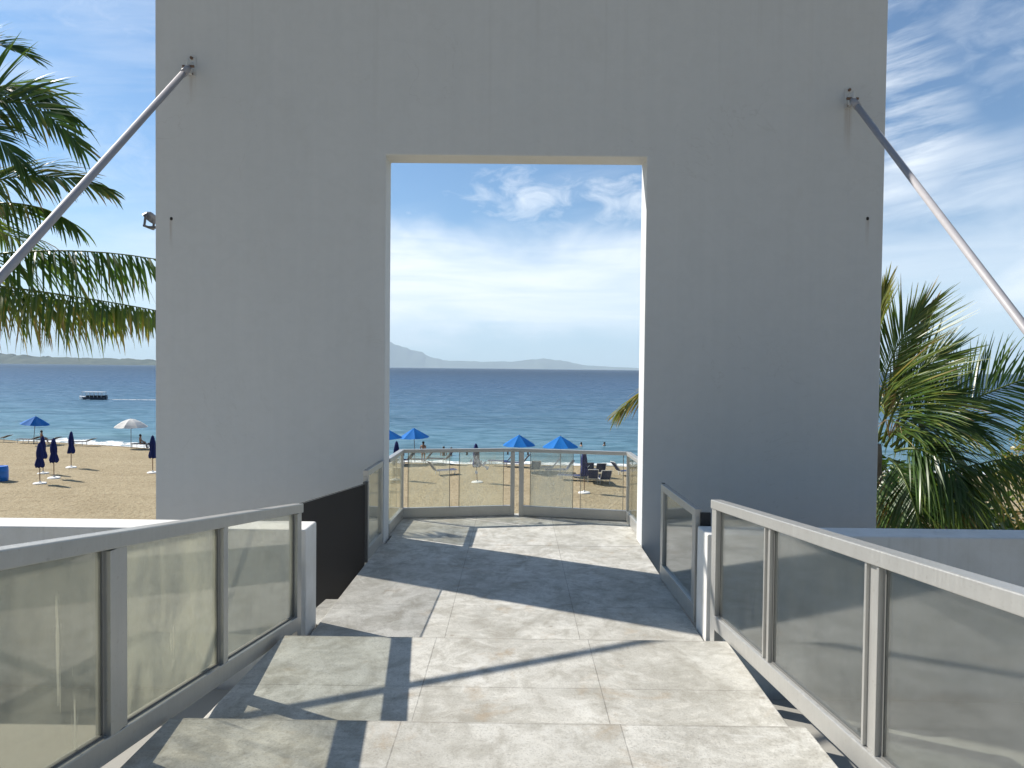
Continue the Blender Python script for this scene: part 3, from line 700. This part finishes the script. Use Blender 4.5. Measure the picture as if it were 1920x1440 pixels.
def left_palm():
    C = Vector((-9.0, 9.6, 3.4))
    pl = thing('palm_tree', (-9.6, 9.9, BEACH), 'coconut palm with drooping fronds reaching in from the left of the wall', 'tree', 'coconut palms')
    palm_trunk(pl, (-9.6, 9.9, BEACH - .2), C, .20, .12)
    c = lambda dx=0, dy=0, dz=0: C + Vector((dx, dy, dz))
    # high fronds arching over towards the wall
    frond(pl, c(.1, 0, .3), (-7.3, 9.2, 6.5), (-5.75, 9.0, 4.75), 46, 1.0, .28, (64, 12), .05, .052, (.02, .28), .05, roll=1.25, seed=11)
    frond(pl, c(.1, .1, .3), (-7.7, 9.4, 6.6), (-6.05, 9.3, 5.25), 50, .95, .5, (58, 12), -.2, .050, (.0, .25), .03, roll=.7, seed=12)
    frond(pl, c(.1, -.2, .2), (-7.5, 8.9, 5.9), (-6.2, 8.6, 4.35), 54, .95, .5, (62, 16), -.2, .050, (.0, .22), .04, roll=1.1, seed=13)
    frond(pl, c(.0, .2, .35), (-8.3, 9.6, 7.0), (-6.85, 9.6, 6.2), 40, .75, .25, (48, 8), .1, .048, (.02, .3), .03, roll=.9, seed=14)
    # middle frond with yellowing tip
    frond(pl, c(.2, -.1, .15), (-6.8, 8.9, 4.75), (-5.25, 8.7, 4.12), 50, .78, .5, (60, 10), -.1, .050, (.05, .32), .25, roll=.95, seed=15)
    frond(pl, c(.2, .1, .1), (-7.2, 9.3, 4.5), (-6.0, 9.2, 3.8), 46, .8, .7, (62, 16), -.4, .048, (.0, .25), .1, roll=.4, seed=20)
    # two long flat fronds whose leaflets hang straight down
    frond(pl, c(.2, 0, -.25), (-6.2, 9.4, 3.78), (-4.0, 9.25, 3.12), 72, .86, .9, (58, 25), -1.2, .050, (.0, .2), .07, seed=16)
    frond(pl, c(.2, -.1, -.3), (-6.2, 9.1, 2.92), (-3.95, 8.95, 2.46), 82, .74, 1.0, (66, 30), -1.5, .046, (.05, .42), .36, seed=17)
    frond(pl, c(.1, .1, -.1), (-6.9, 9.6, 2.8), (-4.9, 9.7, 2.6), 60, .74, 1.0, (68, 30), -1.4, .046, (.05, .4), .3, seed=18)
    # the far side of the crown
    for k, (a, e, ln) in enumerate(((150, .5, 3.4), (190, .9, 3.3), (230, .4, 3.4), (270, .75, 3.2), (115, .2, 3.4), (75, .8, 3.0), (95, 1.5, 2.6))):
        dv = Vector((math.cos(R(a)), math.sin(R(a)), 0))
        frond(pl, c(0, 0, .1), C + dv * ln * .55 + Vector((0, 0, e * 1.7)), C + dv * ln + Vector((0, 0, e * 1.1 - .9)), 40, .8, .9, (68, 16), .1, .05, (.0, .3), .08, seed=30 + k)
left_palm()

def right_palm():
    C = Vector((4.95, 9.5, .9))
    pl = thing('palm_tree', (5.2, 9.8, BEACH), 'coconut palm with spreading fronds standing behind the right edge of the wall', 'tree', 'coconut palms')
    palm_trunk(pl, (5.2, 9.8, BEACH - .2), C, .19, .13)
    c = lambda dx=0, dy=0, dz=0: C + Vector((dx, dy, dz))
    frond(pl, c(-.1, -.1, .1), (4.70, 9.2, 2.3), (4.90, 9.15, 3.0), 70, .70, .05, (38, 6), .1, 0.027, (.34, .55), .08, roll=1.3, seed=51)
    frond(pl, c(.0, -.15, .05), (5.02, 9.0, 2.0), (5.40, 8.9, 2.78), 33, .42, .05, (30, 5), .0, 0.030, (.62, .8), .3, roll=1.4, seed=65)
    frond(pl, c(-.1, 0, .1), (4.5, 9.4, 2.2), (4.45, 9.3, 3.0), 57, .65, .1, (45, 8), .1, 0.030, (.25, .5), .1, roll=1.2, seed=52)
    frond(pl, c(0, -.1, .05), (4.80, 9.1, 2.1), (5.28, 8.95, 2.72), 65, 1.0, .04, (64, 8), .0, 0.026, (.12, .4), .12, roll=1.35, seed=53)
    frond(pl, c(.05, -.2, .05), (4.95, 8.8, 1.9), (5.36, 8.6, 2.12), 62, .92, .06, (64, 10), .0, 0.026, (.08, .36), .05, roll=1.2, seed=54)
    frond(pl, c(.05, -.25, .0), (5.05, 8.7, 1.6), (5.45, 8.5, 1.62), 57, .8, .15, (64, 12), .0, 0.027, (.02, .3), .05, roll=1.0, seed=64)
    frond(pl, c(.1, -.3, 0), (5.35, 8.6, 1.55), (5.7, 8.4, 1.15), 52, .75, .3, (62, 14), .0, 0.032, (.02, .3), .03, roll=.6, seed=55)
    frond(pl, c(.15, -.3, -.05), (5.9, 9.0, 1.72), (7.5, 8.8, 2.12), 92, .88, .32, (62, 16), -.05, .030, (.0, .2), .02, roll=1.15, seed=56)
    frond(pl, (4.75, 8.9, .20), (5.5, 8.6, .88), (7.4, 8.4, 1.02), 104, .88, .9, (68, 34), -1.3, .032, (.10, .38), .10, start=.10, seed=57)
    frond(pl, c(.1, -.4, -.05), (5.25, 8.45, 1.15), (5.75, 8.35, .15), 70, .85, .7, (64, 16), -.2, 0.032, (.0, .2), .02, roll=.5, seed=58)
    frond(pl, c(.15, .2, 0), (5.8, 9.9, 1.4), (6.7, 10.1, .5), 65, .75, .8, (66, 16), -.3, 0.033, (.0, .2), .02, seed=59)
    frond(pl, c(.1, .1, 0), (5.6, 9.8, 2.2), (6.05, 9.9, 1.6), 44, .55, .6, (55, 12), .08, 0.033, (.45, .6), .1, seed=60)
    frond(pl, c(-.1, .2, 0), (3.2, 10.1, 2.75), (1.55, 10.2, 1.30), 80, .80, .35, (50, 12), -.25, 0.034, (.38, .6), .2, roll=1.0, seed=61)
    frond(pl, c(.05, -.35, -.15), (4.9, 8.5, .7), (5.05, 8.35, -.35), 62, .8, .9, (66, 20), -.2, 0.032, (.0, .25), .05, roll=.5, seed=62)
    frond(pl, c(.2, -.1, -.2), (5.7, 9.0, .6), (6.5, 8.9, -.5), 70, .85, 1.1, (70, 22), -.4, 0.032, (.05, .3), .1, seed=63)
    for k in range(4):      # dead fronds folded down round the trunk
        x = 4.55 + .55 * k
        frond(pl, c(-.1 + .1 * k, -.3, -.25), (x, 8.6, .15), (x + .35, 8.5, -1.6), 34, .6, 1.4, (60, 20), .02, .045, (.72, .98), .3, seed=70 + k)
    for k, (a, e) in enumerate(((75, .7), (110, .4), (150, .8), (195, .3))):
        dv = Vector((math.cos(R(a)), math.sin(R(a)) * .8 + .15, 0))
        frond(pl, c(0, 0, .1), C + dv * 1.7 + Vector((0, 0, e * 1.7)), C + dv * 3.0 + Vector((0, 0, e * .9 - .9)), 40, .8, .9, (68, 16), .1, .05, (.0, .3), .08, seed=80 + k)
    st = MB(); r = random.Random(3)
    for k in range(16):     # pale flower stalks at the heart of the crown
        a = r.uniform(-.7, 1.9); p = C + Vector((.1, -.25, .12))
        st.tube([p, p + Vector((math.sin(a) * .3, -.25, .26)), p + Vector((math.sin(a) * .75, -.42 + r.uniform(-.1, .1), .18 + r.uniform(-.25, .2)))], [.007, .006, .003], 5)
    st.build('flower_stalk', M['dry'], pl)
right_palm()

def leafy_tree(name, base, top, rx, rz, nleaf, label, cat, size, tints, seed, group=None):
    r = random.Random(seed); base = Vector(base); top = Vector(top)
    t = thing(name, base, label, cat, group)
    MB().tube([base, base.lerp(top, .5) + Vector((.1, 0, 0)), top], [.14, .10, .05], 8).build('trunk', M['bark'], t, smooth=True)
    lm = MB()
    for k in range(7):
        a = k * .9; lm.tube([base.lerp(top, .5 + .05 * k), top + Vector((math.cos(a) * rx * .5, math.sin(a) * rx * .5, r.uniform(-.3, .4) * rz)), top + Vector((math.cos(a) * rx * .85, math.sin(a) * rx * .85, r.uniform(-.5, .6) * rz))], [.05, .03, .01], 5)
    lm.build('limb', M['bark'], t)
    m = MB(); tv = []; clumps = []
    for k in range(26):
        while True:
            v = Vector((r.uniform(-1, 1), r.uniform(-1, 1), r.uniform(-1, 1)))
            if .25 < v.length < 1: break
        clumps.append((top + Vector((v.x * rx, v.y * rx, v.z * rz)), r.uniform(.22, .42) * rx, r.uniform(*tints)))
    for k in range(nleaf):
        c, cr, ct = r.choice(clumps)
        p = c + Vector((r.gauss(0, 1), r.gauss(0, 1), r.gauss(0, .8))) * cr * .55
        d = Vector((r.uniform(-1, 1), r.uniform(-1, 1), r.uniform(-.9, .5))).normalized(); e = d.orthogonal().normalized(); e = Matrix.Rotation(r.uniform(0, 6.28), 3, d) @ e
        s = size * r.uniform(.6, 1.3); o = len(m.v)
        m.v += [p, p + d * s * .5 + e * s * .28, p + d * s, p + d * s * .5 - e * s * .28]; m.f.append((o, o + 1, o + 2, o + 3)); tv += [ct + r.uniform(-.06, .1)] * 4
    me = bpy.data.meshes.new('crown'); me.from_pydata([v - base for v in m.v], [], m.f)
    at = me.attributes.new('tint', 'FLOAT', 'POINT'); at.data.foreach_set('value', tv); me.materials.append(M['leaf'])
    o = bpy.data.objects.new('crown', me); col.objects.link(o); o.parent = t
leafy_tree('shrub', (5.6, 10.4, BEACH), (5.7, 10.2, -.75), 1.5, 1.35, 5200, 'dense dark leafy shrub below the palm behind the right parapet', 'shrub', .15, (.0, .3), 5)
leafy_tree('shrub', (8.4, 13.2, BEACH), (8.2, 13.0, -1.5), 2.1, 1.1, 4200, 'dry brownish shrub at the right margin beneath the drooping palm frond', 'shrub', .17, (.45, .95), 6)
leafy_tree('shore_tree', (23.6, 30.5, BEACH), (23.3, 30.0, -2.0), 1.9, 1.7, 3600, 'small olive and brown tree beside the sea at the right margin', 'tree', .22, (.2, .8), 8)

# ------------------------------------------------------------------ beach furniture
def open_umbrella(label, group, cm, h=2.6, rad=1.25, rise=.72, dome=False, pole='greypole', sides=8):
    t = thing('beach_umbrella', (0, 0, 0), label, 'umbrella', group)
    MB().tube([(0, 0, -.15), (0, 0, h - .04)], .028, 8).build('pole', M[pole], t)
    m = MB(); o = len(m.v); rings = [(0, 0.), (.12, .0), (.3, 0), (.55, 0), (.8, 0), (1, 0)]; sub = 4; N = sides * sub
    for q, _ in rings:
        for k in range(N):
            f = (k % sub) / sub; a0 = 2 * math.pi * (k // sub) / sides; a1 = a0 + 2 * math.pi / sides
            p = Vector((math.cos(a0), math.sin(a0), 0)).lerp(Vector((math.cos(a1), math.sin(a1), 0)), f)
            z = h - rise * ((q ** 1.8 * .85 + q * .15) if dome else (q ** 1.08)) - .035 * math.sin(math.pi * f) * q
            m.v.append(p * max(q, .01) * rad + Vector((0, 0, z)))
    for i in range(len(rings) - 1):
        for k in range(N): k2 = (k + 1) % N; m.f.append((i * N + k, i * N + k2, (i + 1) * N + k2, (i + 1) * N + k))
    c = m.build('canopy', M[cm], t)
    so = c.modifiers.new('thick', 'SOLIDIFY'); so.thickness = .008
    MB().lathe([(.02, h + .0), (.20, h - .10), (.205, h - .12), (.19, h - .118), (.02, h - .02)], sides * 2).build('vent_cap', M[cm], t)
    MB().lathe([(.012, h - .03), (.022, h + .02), (.012, h + .07), (.002, h + .09)], 8).build('finial', M[pole], t)
    for k in range(sides):
        a = 2 * math.pi * k / sides; MB().tube([(.03, 0, h - .05), (rad * .97 * math.cos(a), rad * .97 * math.sin(a), h - rise - .012)], .008, 4).build('rib', M['frame'], t)
    return t
def put(o, x, y, rz=0., label=None, tilt=(0, 0), z=BEACH):
    o.location = (x, y, z); o.rotation_euler = (tilt[0], tilt[1], rz)
    if label: o['label'] = label
    return o
OU = 'open blue beach umbrellas'
u0 = open_umbrella('open blue beach umbrella leftmost on the beach, its pole leaning', OU, 'blue', 2.55, 1.2)
put(u0, -43.6, 61.3, .3, tilt=(R(2), R(5)))
for x, y, rz, s, lb in ((-9.9, 52, .9, 1.08, 'open blue beach umbrella half hidden by the left jamb of the doorway'),
                        (-7.9, 53.4, .2, 1., 'open blue beach umbrella with its whole pole showing, seen through the doorway'),
                        (.27, 48.6, .45, 1.02, 'open blue beach umbrella just behind the double post of the balcony railing'),
                        (3.12, 47, .35, 1.1, 'open blue beach umbrella whose rim meets the railing, rightmost in the doorway')):
    o = put(copy_tree(u0), x, y, rz, lb, tilt=(R(rnd.uniform(-2.5, 2.5)), R(rnd.uniform(-2.5, 2.5)))); o.scale = (s, s, s ** .5)
uw = open_umbrella('open white domed beach umbrella by the surf left of the wall', None, 'cream', 2.5, 1.42, .72, True, 'greypole', 8)
mk = MB(); mk.box((-.10, -1.0, 1.86), (.10, -.985, 1.98)); mk.build('printed_mark', M['greypole'], uw)
put(uw, -34.0, 60.0, .1)

def closed_umbrella(label, group):
    t = thing('closed_umbrella', (0, 0, 0), label, 'umbrella', group)
    MB().tube([(0, 0, .05), (0, 0, 2.5)], .03, 8).build('pole', M['pole'], t)
    m = MB(); N = 24; prof = [(.015, 2.52), (.09, 2.42), (.13, 2.2), (.17, 1.9), (.165, 1.65), (.15, 1.55), (.19, 1.40), (.24, 1.12), (.22, 1.02), (.12, 1.04)]
    for i, (r_, z) in enumerate(prof):
        for k in range(N):
            a = 2 * math.pi * k / N; q = 1 + (.22 * math.sin(6 * a + i * .25) + .08 * math.sin(11 * a)) * min(1, i / 3); m.v.append(Vector((r_ * q * math.cos(a), r_ * q * math.sin(a), z + (.05 * math.sin(6 * a + 1) if i > 6 else 0))))
    for i in range(len(prof) - 1):
        for k in range(N): k2 = (k + 1) % N; m.f.append((i * N + k, i * N + k2, (i + 1) * N + k2, (i + 1) * N + k))
    m.build('folded_canopy', M['navy'], t, smooth=True)
    MB().lathe([(.165, 1.56), (.172, 1.58), (.172, 1.61), (.165, 1.63)], 16).build('tie_strap', M['navy'], t)
    MB().lathe([(.36, -.04), (.37, .03), (.34, .07), (.08, .09), (.05, .16), (.035, .17)], 20).build('base_disc', M['base'], t)
    return t
CU = 'closed navy beach umbrellas'
c0 = closed_umbrella('closed navy beach umbrella nearest the camera in the left cluster', CU); put(c0, -28.85, 41.1, .2)
for x, y, rz, lb in ((-31.3, 44.9, .7, 'closed navy beach umbrella overlapped by the nearest one of the left cluster'),
                     (-29.35, 43.1, 1.3, 'closed navy beach umbrella third in the left cluster, short gap from the pair'),
                     (-31.2, 47.6, 2.1, 'closed navy beach umbrella standing alone right of the left cluster'),
                     (-24.44, 45.7, 2.6, 'closed navy beach umbrella half cut off by the left edge of the wall'),
                     (-7.70, 44.0, .4, 'closed navy beach umbrella beside the left doorway jamb'),
                     (-2.43, 43.4, .9, 'closed navy beach umbrella showing only its tip above the middle of the railing'),
                     (4.07, 40.1, 1.7, 'closed navy beach umbrella behind the clear pane next to the loungers')):
    o = put(copy_tree(c0), x, y, rz, lb, tilt=(R(rnd.uniform(-2, 2)), R(rnd.uniform(-2, 2)))); o.scale = (rnd.uniform(.92, 1.1), rnd.uniform(.92, 1.1), rnd.uniform(.97, 1.03))

def lounger(label, group, sling, back=52):
    t = thing('sun_lounger', (0, 0, 0), label, 'sun lounger', group)     # feet towards +Y, backrest at -Y
    f = MB(); zs = .34
    for sx in (-.31, .31): f.bar((sx, -.35, zs), (sx, 1.15, zs), .035, .045)
    f.bar((-.31, 1.15, zs), (.31, 1.15, zs), .035, .045); f.bar((-.31, -.35, zs), (.31, -.35, zs), .035, .045)
    f.build('frame', M['frame'], t)
    for sx in (-.31, .31):
        for sy in (-.2, .95): MB().bar((sx, sy, -.03), (sx, sy, zs - .022), .035, .035, (0, 1, 0)).build('leg', M['frame'], t)
    s = MB()
    ys = [-.33, 0, .4, .8, 1.13]; 
    for y in ys: s.v += [Vector((-.29, y, zs + .035 - .02 * math.sin((y + .33) * 2.1))), Vector((.29, y, zs + .035 - .02 * math.sin((y + .33) * 2.1)))]
    for i in range(4): s.f.append((2 * i, 2 * i + 1, 2 * i + 3, 2 * i + 2))
    o = s.build('seat_sling', M[sling], t); o.modifiers.new('thick', 'SOLIDIFY').thickness = .03
    a = R(back); e = Vector((0, -math.cos(a), math.sin(a))) * .78; p = Vector((0, -.37, zs + .03))
    b = MB(); sd = Vector((.30, 0, 0)); b.bar(p, p + e, .60, .045, (0, math.sin(a), math.cos(a))); b.build('backrest', M[sling], t, bevel=.015)
    g = MB()
    for sx in (-.32, .32): g.bar(p + Vector((sx, 0, 0)), p + e + Vector((sx, 0, 0)), .03, .05, (0, math.sin(a), math.cos(a)))
    g.bar(p + e + Vector((-.33, 0, 0)), p + e + Vector((.33, 0, 0)), .045, .028, (0, math.sin(a), math.cos(a)))
    g.build('back_frame', M['frame'], t)
    return t
LG = 'sun loungers on the sand'
l0 = lounger('navy sun lounger with white legs, nearest of the right hand group', LG, 'sling'); put(l0, 5.67, 43.4, R(4))
l1 = lounger('sun lounger by the waterline', LG, 'sling2', 20)
first = [l1]
for x, y, rz, lb in ((4.98, 43.7, R(-5), 'navy sun lounger beside the nearest one, closer to the closed umbrella'),
                     (5.75, 46.6, R(3), 'navy sun lounger behind the front pair of the right hand group'),
                     (5.05, 46.9, R(-4), 'navy sun lounger at the back left of the right hand group'),
                     (7.45, 46.9, R(-70), 'sun lounger turned sideways near the right corner of the railing'),
                     (3.95, 44.6, R(75), 'sun lounger lying left of the closed umbrella behind the clear pane'),
                     (1.40, 47.4, R(2), 'sun lounger with raised blue back behind the misted pane, left edge'),
                     (2.3, 48.3, R(85), 'sun lounger lying across the middle of the misted pane'),
                     (3.2, 47.2, R(95), 'sun lounger lying across the right edge of the misted pane'),
                     (-5.1, 46.2, R(-60), 'lone sun lounger on open sand behind the first balcony pane'),
                     (-.95, 51.2, R(80), 'sun lounger by the waterline left of the double railing post'),
                     (.2, 50.4, R(75), 'sun lounger under the open umbrella behind the double railing post'),
                     (-8.4, 51.3, R(70), 'sun lounger under the whole umbrella, nearest the left railing corner'),
                     (-7.1, 51.6, R(80), 'second sun lounger from the left railing corner by the waterline'),
                     (-5.6, 52.0, R(75), 'sun lounger between two balcony panes by the waterline'),
                     (-44.6, 62.2, R(82), 'sun lounger below the leaning blue umbrella'),
                     (-42.6, 61.9, R(80), 'sun lounger behind the left cluster of closed umbrellas'),
                     (-48.0, 63.0, R(85), 'sun lounger at the left margin by the water'),
                     (-38.9, 60.9, R(88), 'sun lounger behind the lone closed umbrella near the surf'),
                     (-32.6, 59.6, R(82), 'sun lounger at the right of the white umbrella'),
                     (-31.0, 59.2, R(84), 'sun lounger by the surf cut off by the left wall edge')):
    if x < -20:
        put(first.pop() if first else copy_tree(l1), x, y, rz, lb)
    else: put(copy_tree(l0), x, y, rz, lb)

dr = thing('plastic_drum', (-32.0, 41.9, BEACH), 'bright blue plastic drum on the sand at the left margin', 'drum')
MB().lathe([(.36, 0), (.40, .03), (.41, .25), (.425, .28), (.41, .31), (.41, .58), (.425, .61), (.41, .64), (.40, .84), (.37, .89)], 24, (-31.85, 41.9, BEACH)).build('body', M['drum'], dr, smooth=True)
MB().lathe([(.36, .885), (.385, .90), (.385, .93), (.33, .94), (.31, .92)], 24, (-31.85, 41.9, BEACH)).build('lid', M['drum'], dr)

# boat
def boat():
    t = thing('tour_boat', (-89.7, 144.2, SEA), 'small tour boat with white roof and dark hull cruising off the beach', 'boat')
    B = Vector((-89.7, 144.2, SEA)); L = 5.4
    def sect(x, w, z0, z1): return [(x, -w * .55, z0), (x, w * .55, z0), (x, w, z1), (x, -w, z1)]
    def loft(ss):
        m = MB(); 
        for s in ss: m.v += [Vector(p) + B for p in s]
        for i in range(len(ss) - 1):
            for k in range(4): k2 = (k + 1) % 4; m.f.append((i * 4 + k, i * 4 + k2, i * 4 + 4 + k2, i * 4 + 4 + k))
        m.f.append((0, 1, 2, 3)); e = (len(ss) - 1) * 4; m.f.append((e + 3, e + 2, e + 1, e)); return m
    loft([sect(-1.9, .85, -.2, .55), sect(-1, 1.0, -.2, .48), sect(1, 1.0, -.2, .45), sect(2.6, .9, -.2, .5)]).build('hull', M['hull'], t)
    loft([sect(-3.0, .08, .1, .75), sect(-2.6, .42, -.15, .68), sect(-1.9, .86, -.2, .56)]).build('bow', M['boatwhite'], t)
    m = MB(); m.box(tuple(B + Vector((-2.1, -.95, 1.52))), tuple(B + Vector((2.3, .95, 1.62)))); m.build('roof', M['boatwhite'], t, bevel=.03)
    for i in range(6):
        for sy in (-.85, .85):
            x = lerp(-1.9, 2.15, i / 5); MB().bar(B + Vector((x, sy, .4)), B + Vector((x, sy, 1.52)), .07, .07, (0, 1, 0)).build('post', M['boatwhite'], t)
    for i in range(5):
        x = lerp(-1.3, 1.8, i / 4); b = MB(); b.box(tuple(B + Vector((x - .2, -.8, .3))), tuple(B + Vector((x + .2, .8, .58)))); b.box(tuple(B + Vector((x + .2, -.8, .3))), tuple(B + Vector((x + .26, .8, .86)))); b.build('bench', M['sling2'], t)
    MB().box(tuple(B + Vector((2.62, -.25, -.1))), tuple(B + Vector((2.9, .25, .95)))).build('outboard_motor', M['hull'], t, bevel=.04)
    MB().box(tuple(B + Vector((-.9, -.99, -.02))), tuple(B + Vector((-.1, -.96, .13)))).build('side_panel', M['boatwhite'], t)
    w = MB(); vs = []; r = random.Random(2)
    for i in range(60):
        x = 2.9 + i * .45; hw = .35 + i * .012 + r.uniform(-.1, .1); vs += [(B.x + x, B.y - hw, SEA + .03), (B.x + x, B.y + hw + .2, SEA + .03)]
    w.add(vs, [(2 * i, 2 * i + 2, 2 * i + 3, 2 * i + 1) for i in range(59)])
    tag(w.build('boat_wake', M['foam']), 'thin white wake trailing on the water behind the boat', 'wake', kind='stuff')
boat()

# people, tiny in the picture: one grown body each, hair and swimwear as children
def person(pose, label, loc, rz, group='people on the beach'):
    J = {'pel': (0, 0, .95), 'waist': (0, 0, 1.08), 'chest': (0, .01, 1.30), 'neck': (0, .0, 1.48), 'head': (0, -.015, 1.56), 'crown': (0, -.01, 1.72),
         'nose': (0, -.11, 1.59)}
    for s, k in ((1, 'l'), (-1, 'r')):
        J.update({'sh' + k: (s * .19, .01, 1.42), 'el' + k: (s * .25, .03, 1.14), 'wr' + k: (s * .27, -.05, .90), 'pa' + k: (s * .27, -.07, .84),
                  'hip' + k: (s * .10, 0, .90), 'kn' + k: (s * .11, -.02, .50), 'an' + k: (s * .11, .03, .08), 'toe' + k: (s * .13, -.15, .03)})
    if pose == 'sit':
        drop = .50
        for k in list(J): J[k] = (J[k][0], J[k][1], J[k][2] - drop)
        for s, k in ((1, 'l'), (-1, 'r')):
            J['kn' + k] = (s * .13, -.42, .47); J['an' + k] = (s * .13, -.50, .07); J['toe' + k] = (s * .14, -.66, .03)
            J['el' + k] = (s * .24, -.06, .68); J['wr' + k] = (s * .18, -.28, .56); J['pa' + k] = (s * .17, -.34, .55)
    E = [('pel', 'waist'), ('waist', 'chest'), ('chest', 'neck'), ('neck', 'head'), ('head', 'crown'), ('head', 'nose')]
    rad = {'pel': .135, 'waist': .12, 'chest': .15, 'neck': .055, 'head': .085, 'crown': .07, 'nose': .018}
    for k in 'lr':
        E += [('chest', 'sh' + k), ('sh' + k, 'el' + k), ('el' + k, 'wr' + k), ('wr' + k, 'pa' + k), ('pel', 'hip' + k), ('hip' + k, 'kn' + k), ('kn' + k, 'an' + k), ('an' + k, 'toe' + k)]
        rad.update({'sh' + k: .06, 'el' + k: .042, 'wr' + k: .028, 'pa' + k: .032, 'hip' + k: .095, 'kn' + k: .06, 'an' + k: .04, 'toe' + k: .03})
        pa = Vector(J['pa' + k]); dr_ = (pa - Vector(J['wr' + k])).normalized()
        for q in range(5):
            f = f'fi{q}{k}'; off = Vector((0, (q - 1.5) * .017, 0)) if q < 4 else Vector((0, -.055, .03))
            J[f] = tuple(pa + dr_ * (.075 - abs(q - 1.5) * .008 if q < 4 else .0) + off); E.append(('pa' + k, f)); rad[f] = .008
    names = list(J); me = bpy.data.meshes.new('body'); me.from_pydata([J[k] for k in names], [(names.index(a), names.index(b)) for a, b in E], [])
    o = bpy.data.objects.new('tmp', me); col.objects.link(o)
    sk = o.modifiers.new('skin', 'SKIN'); sk.use_smooth_shade = True
    for i, k in enumerate(names):
        d = me.skin_vertices[0].data[i]; d.radius = (rad[k], rad[k] * (.72 if k in ('chest', 'waist', 'pel') else 1)); d.use_root = (k == 'pel')
    o.modifiers.new('sub', 'SUBSURF').levels = 1
    dg = bpy.context.evaluated_depsgraph_get(); body = bpy.data.meshes.new_from_object(o.evaluated_get(dg)); bpy.data.objects.remove(o)
    body.materials.clear(); body.materials.append(M['skin'])
    t = thing('person', (0, 0, 0), label, 'person', group)
    b = bpy.data.objects.new('body', body); col.objects.link(b); b.parent = t
    h = MB(); hd = Vector(J['head']) + Vector((0, .018, .075)); h.lathe([(.02, .115), (.07, .095), (.098, .04), (.10, -.02), (.085, -.07)], 14, hd); h.build('hair', M['hair'], t, smooth=True)
    pz = J['pel'][2]
    if pose != 'sit': MB().lathe([(.15, pz + .06), (.172, pz - .02), (.175, pz - .10)], 16).build('swimwear', M['trunks'], t, smooth=True)
    t.location = loc; t.rotation_euler = (0, 0, rz); return t
person('stand', 'person standing at the water edge right of the whole blue umbrella', (-7.35, 54.2, -5.72), 2.8)
person('stand', 'person wading, left one of two close together beyond the railing', (-6.15, 58.2, -6.55), .4)
person('stand', 'person wading, right one of two close together beyond the railing', (-5.52, 58.4, -6.65), 1.9)
person('stand', 'person bathing with only the head above water, left of the two far right bathers', (6.40, 66.5, -6.95), 2.0)
person('stand', 'person bathing with only the head above water, rightmost in the doorway', (8.75, 67.2, -6.98), .8)
person('sit', 'person seated on the lounger below the leaning blue umbrella', (-43.35, 62.0, BEACH - .04), R(140))
person('sit', 'person seated on the lounger beside the white umbrella', (-32.9, 59.5, BEACH - .04), R(110))

# ------------------------------------------------------------------ sea air
hz = MB().box((-36000, -3500, -11), (36000, 37000, 1750))
def haze_mat():
    m = bpy.data.materials.new('haze'); m.use_nodes = True; w = NT(m.node_tree); w.n.clear()
    out = w.node('ShaderNodeOutputMaterial'); v = w.node('ShaderNodeVolumePrincipled')
    v.inputs['Color'].default_value = (.74, .89, 1.0, 1); v.inputs['Density'].default_value = 3.6e-5; v.inputs['Anisotropy'].default_value = 0.
    w.l.new(v.outputs[0], out.inputs['Volume']); return m
tag(hz.build('haze', haze_mat()), kind='stuff')
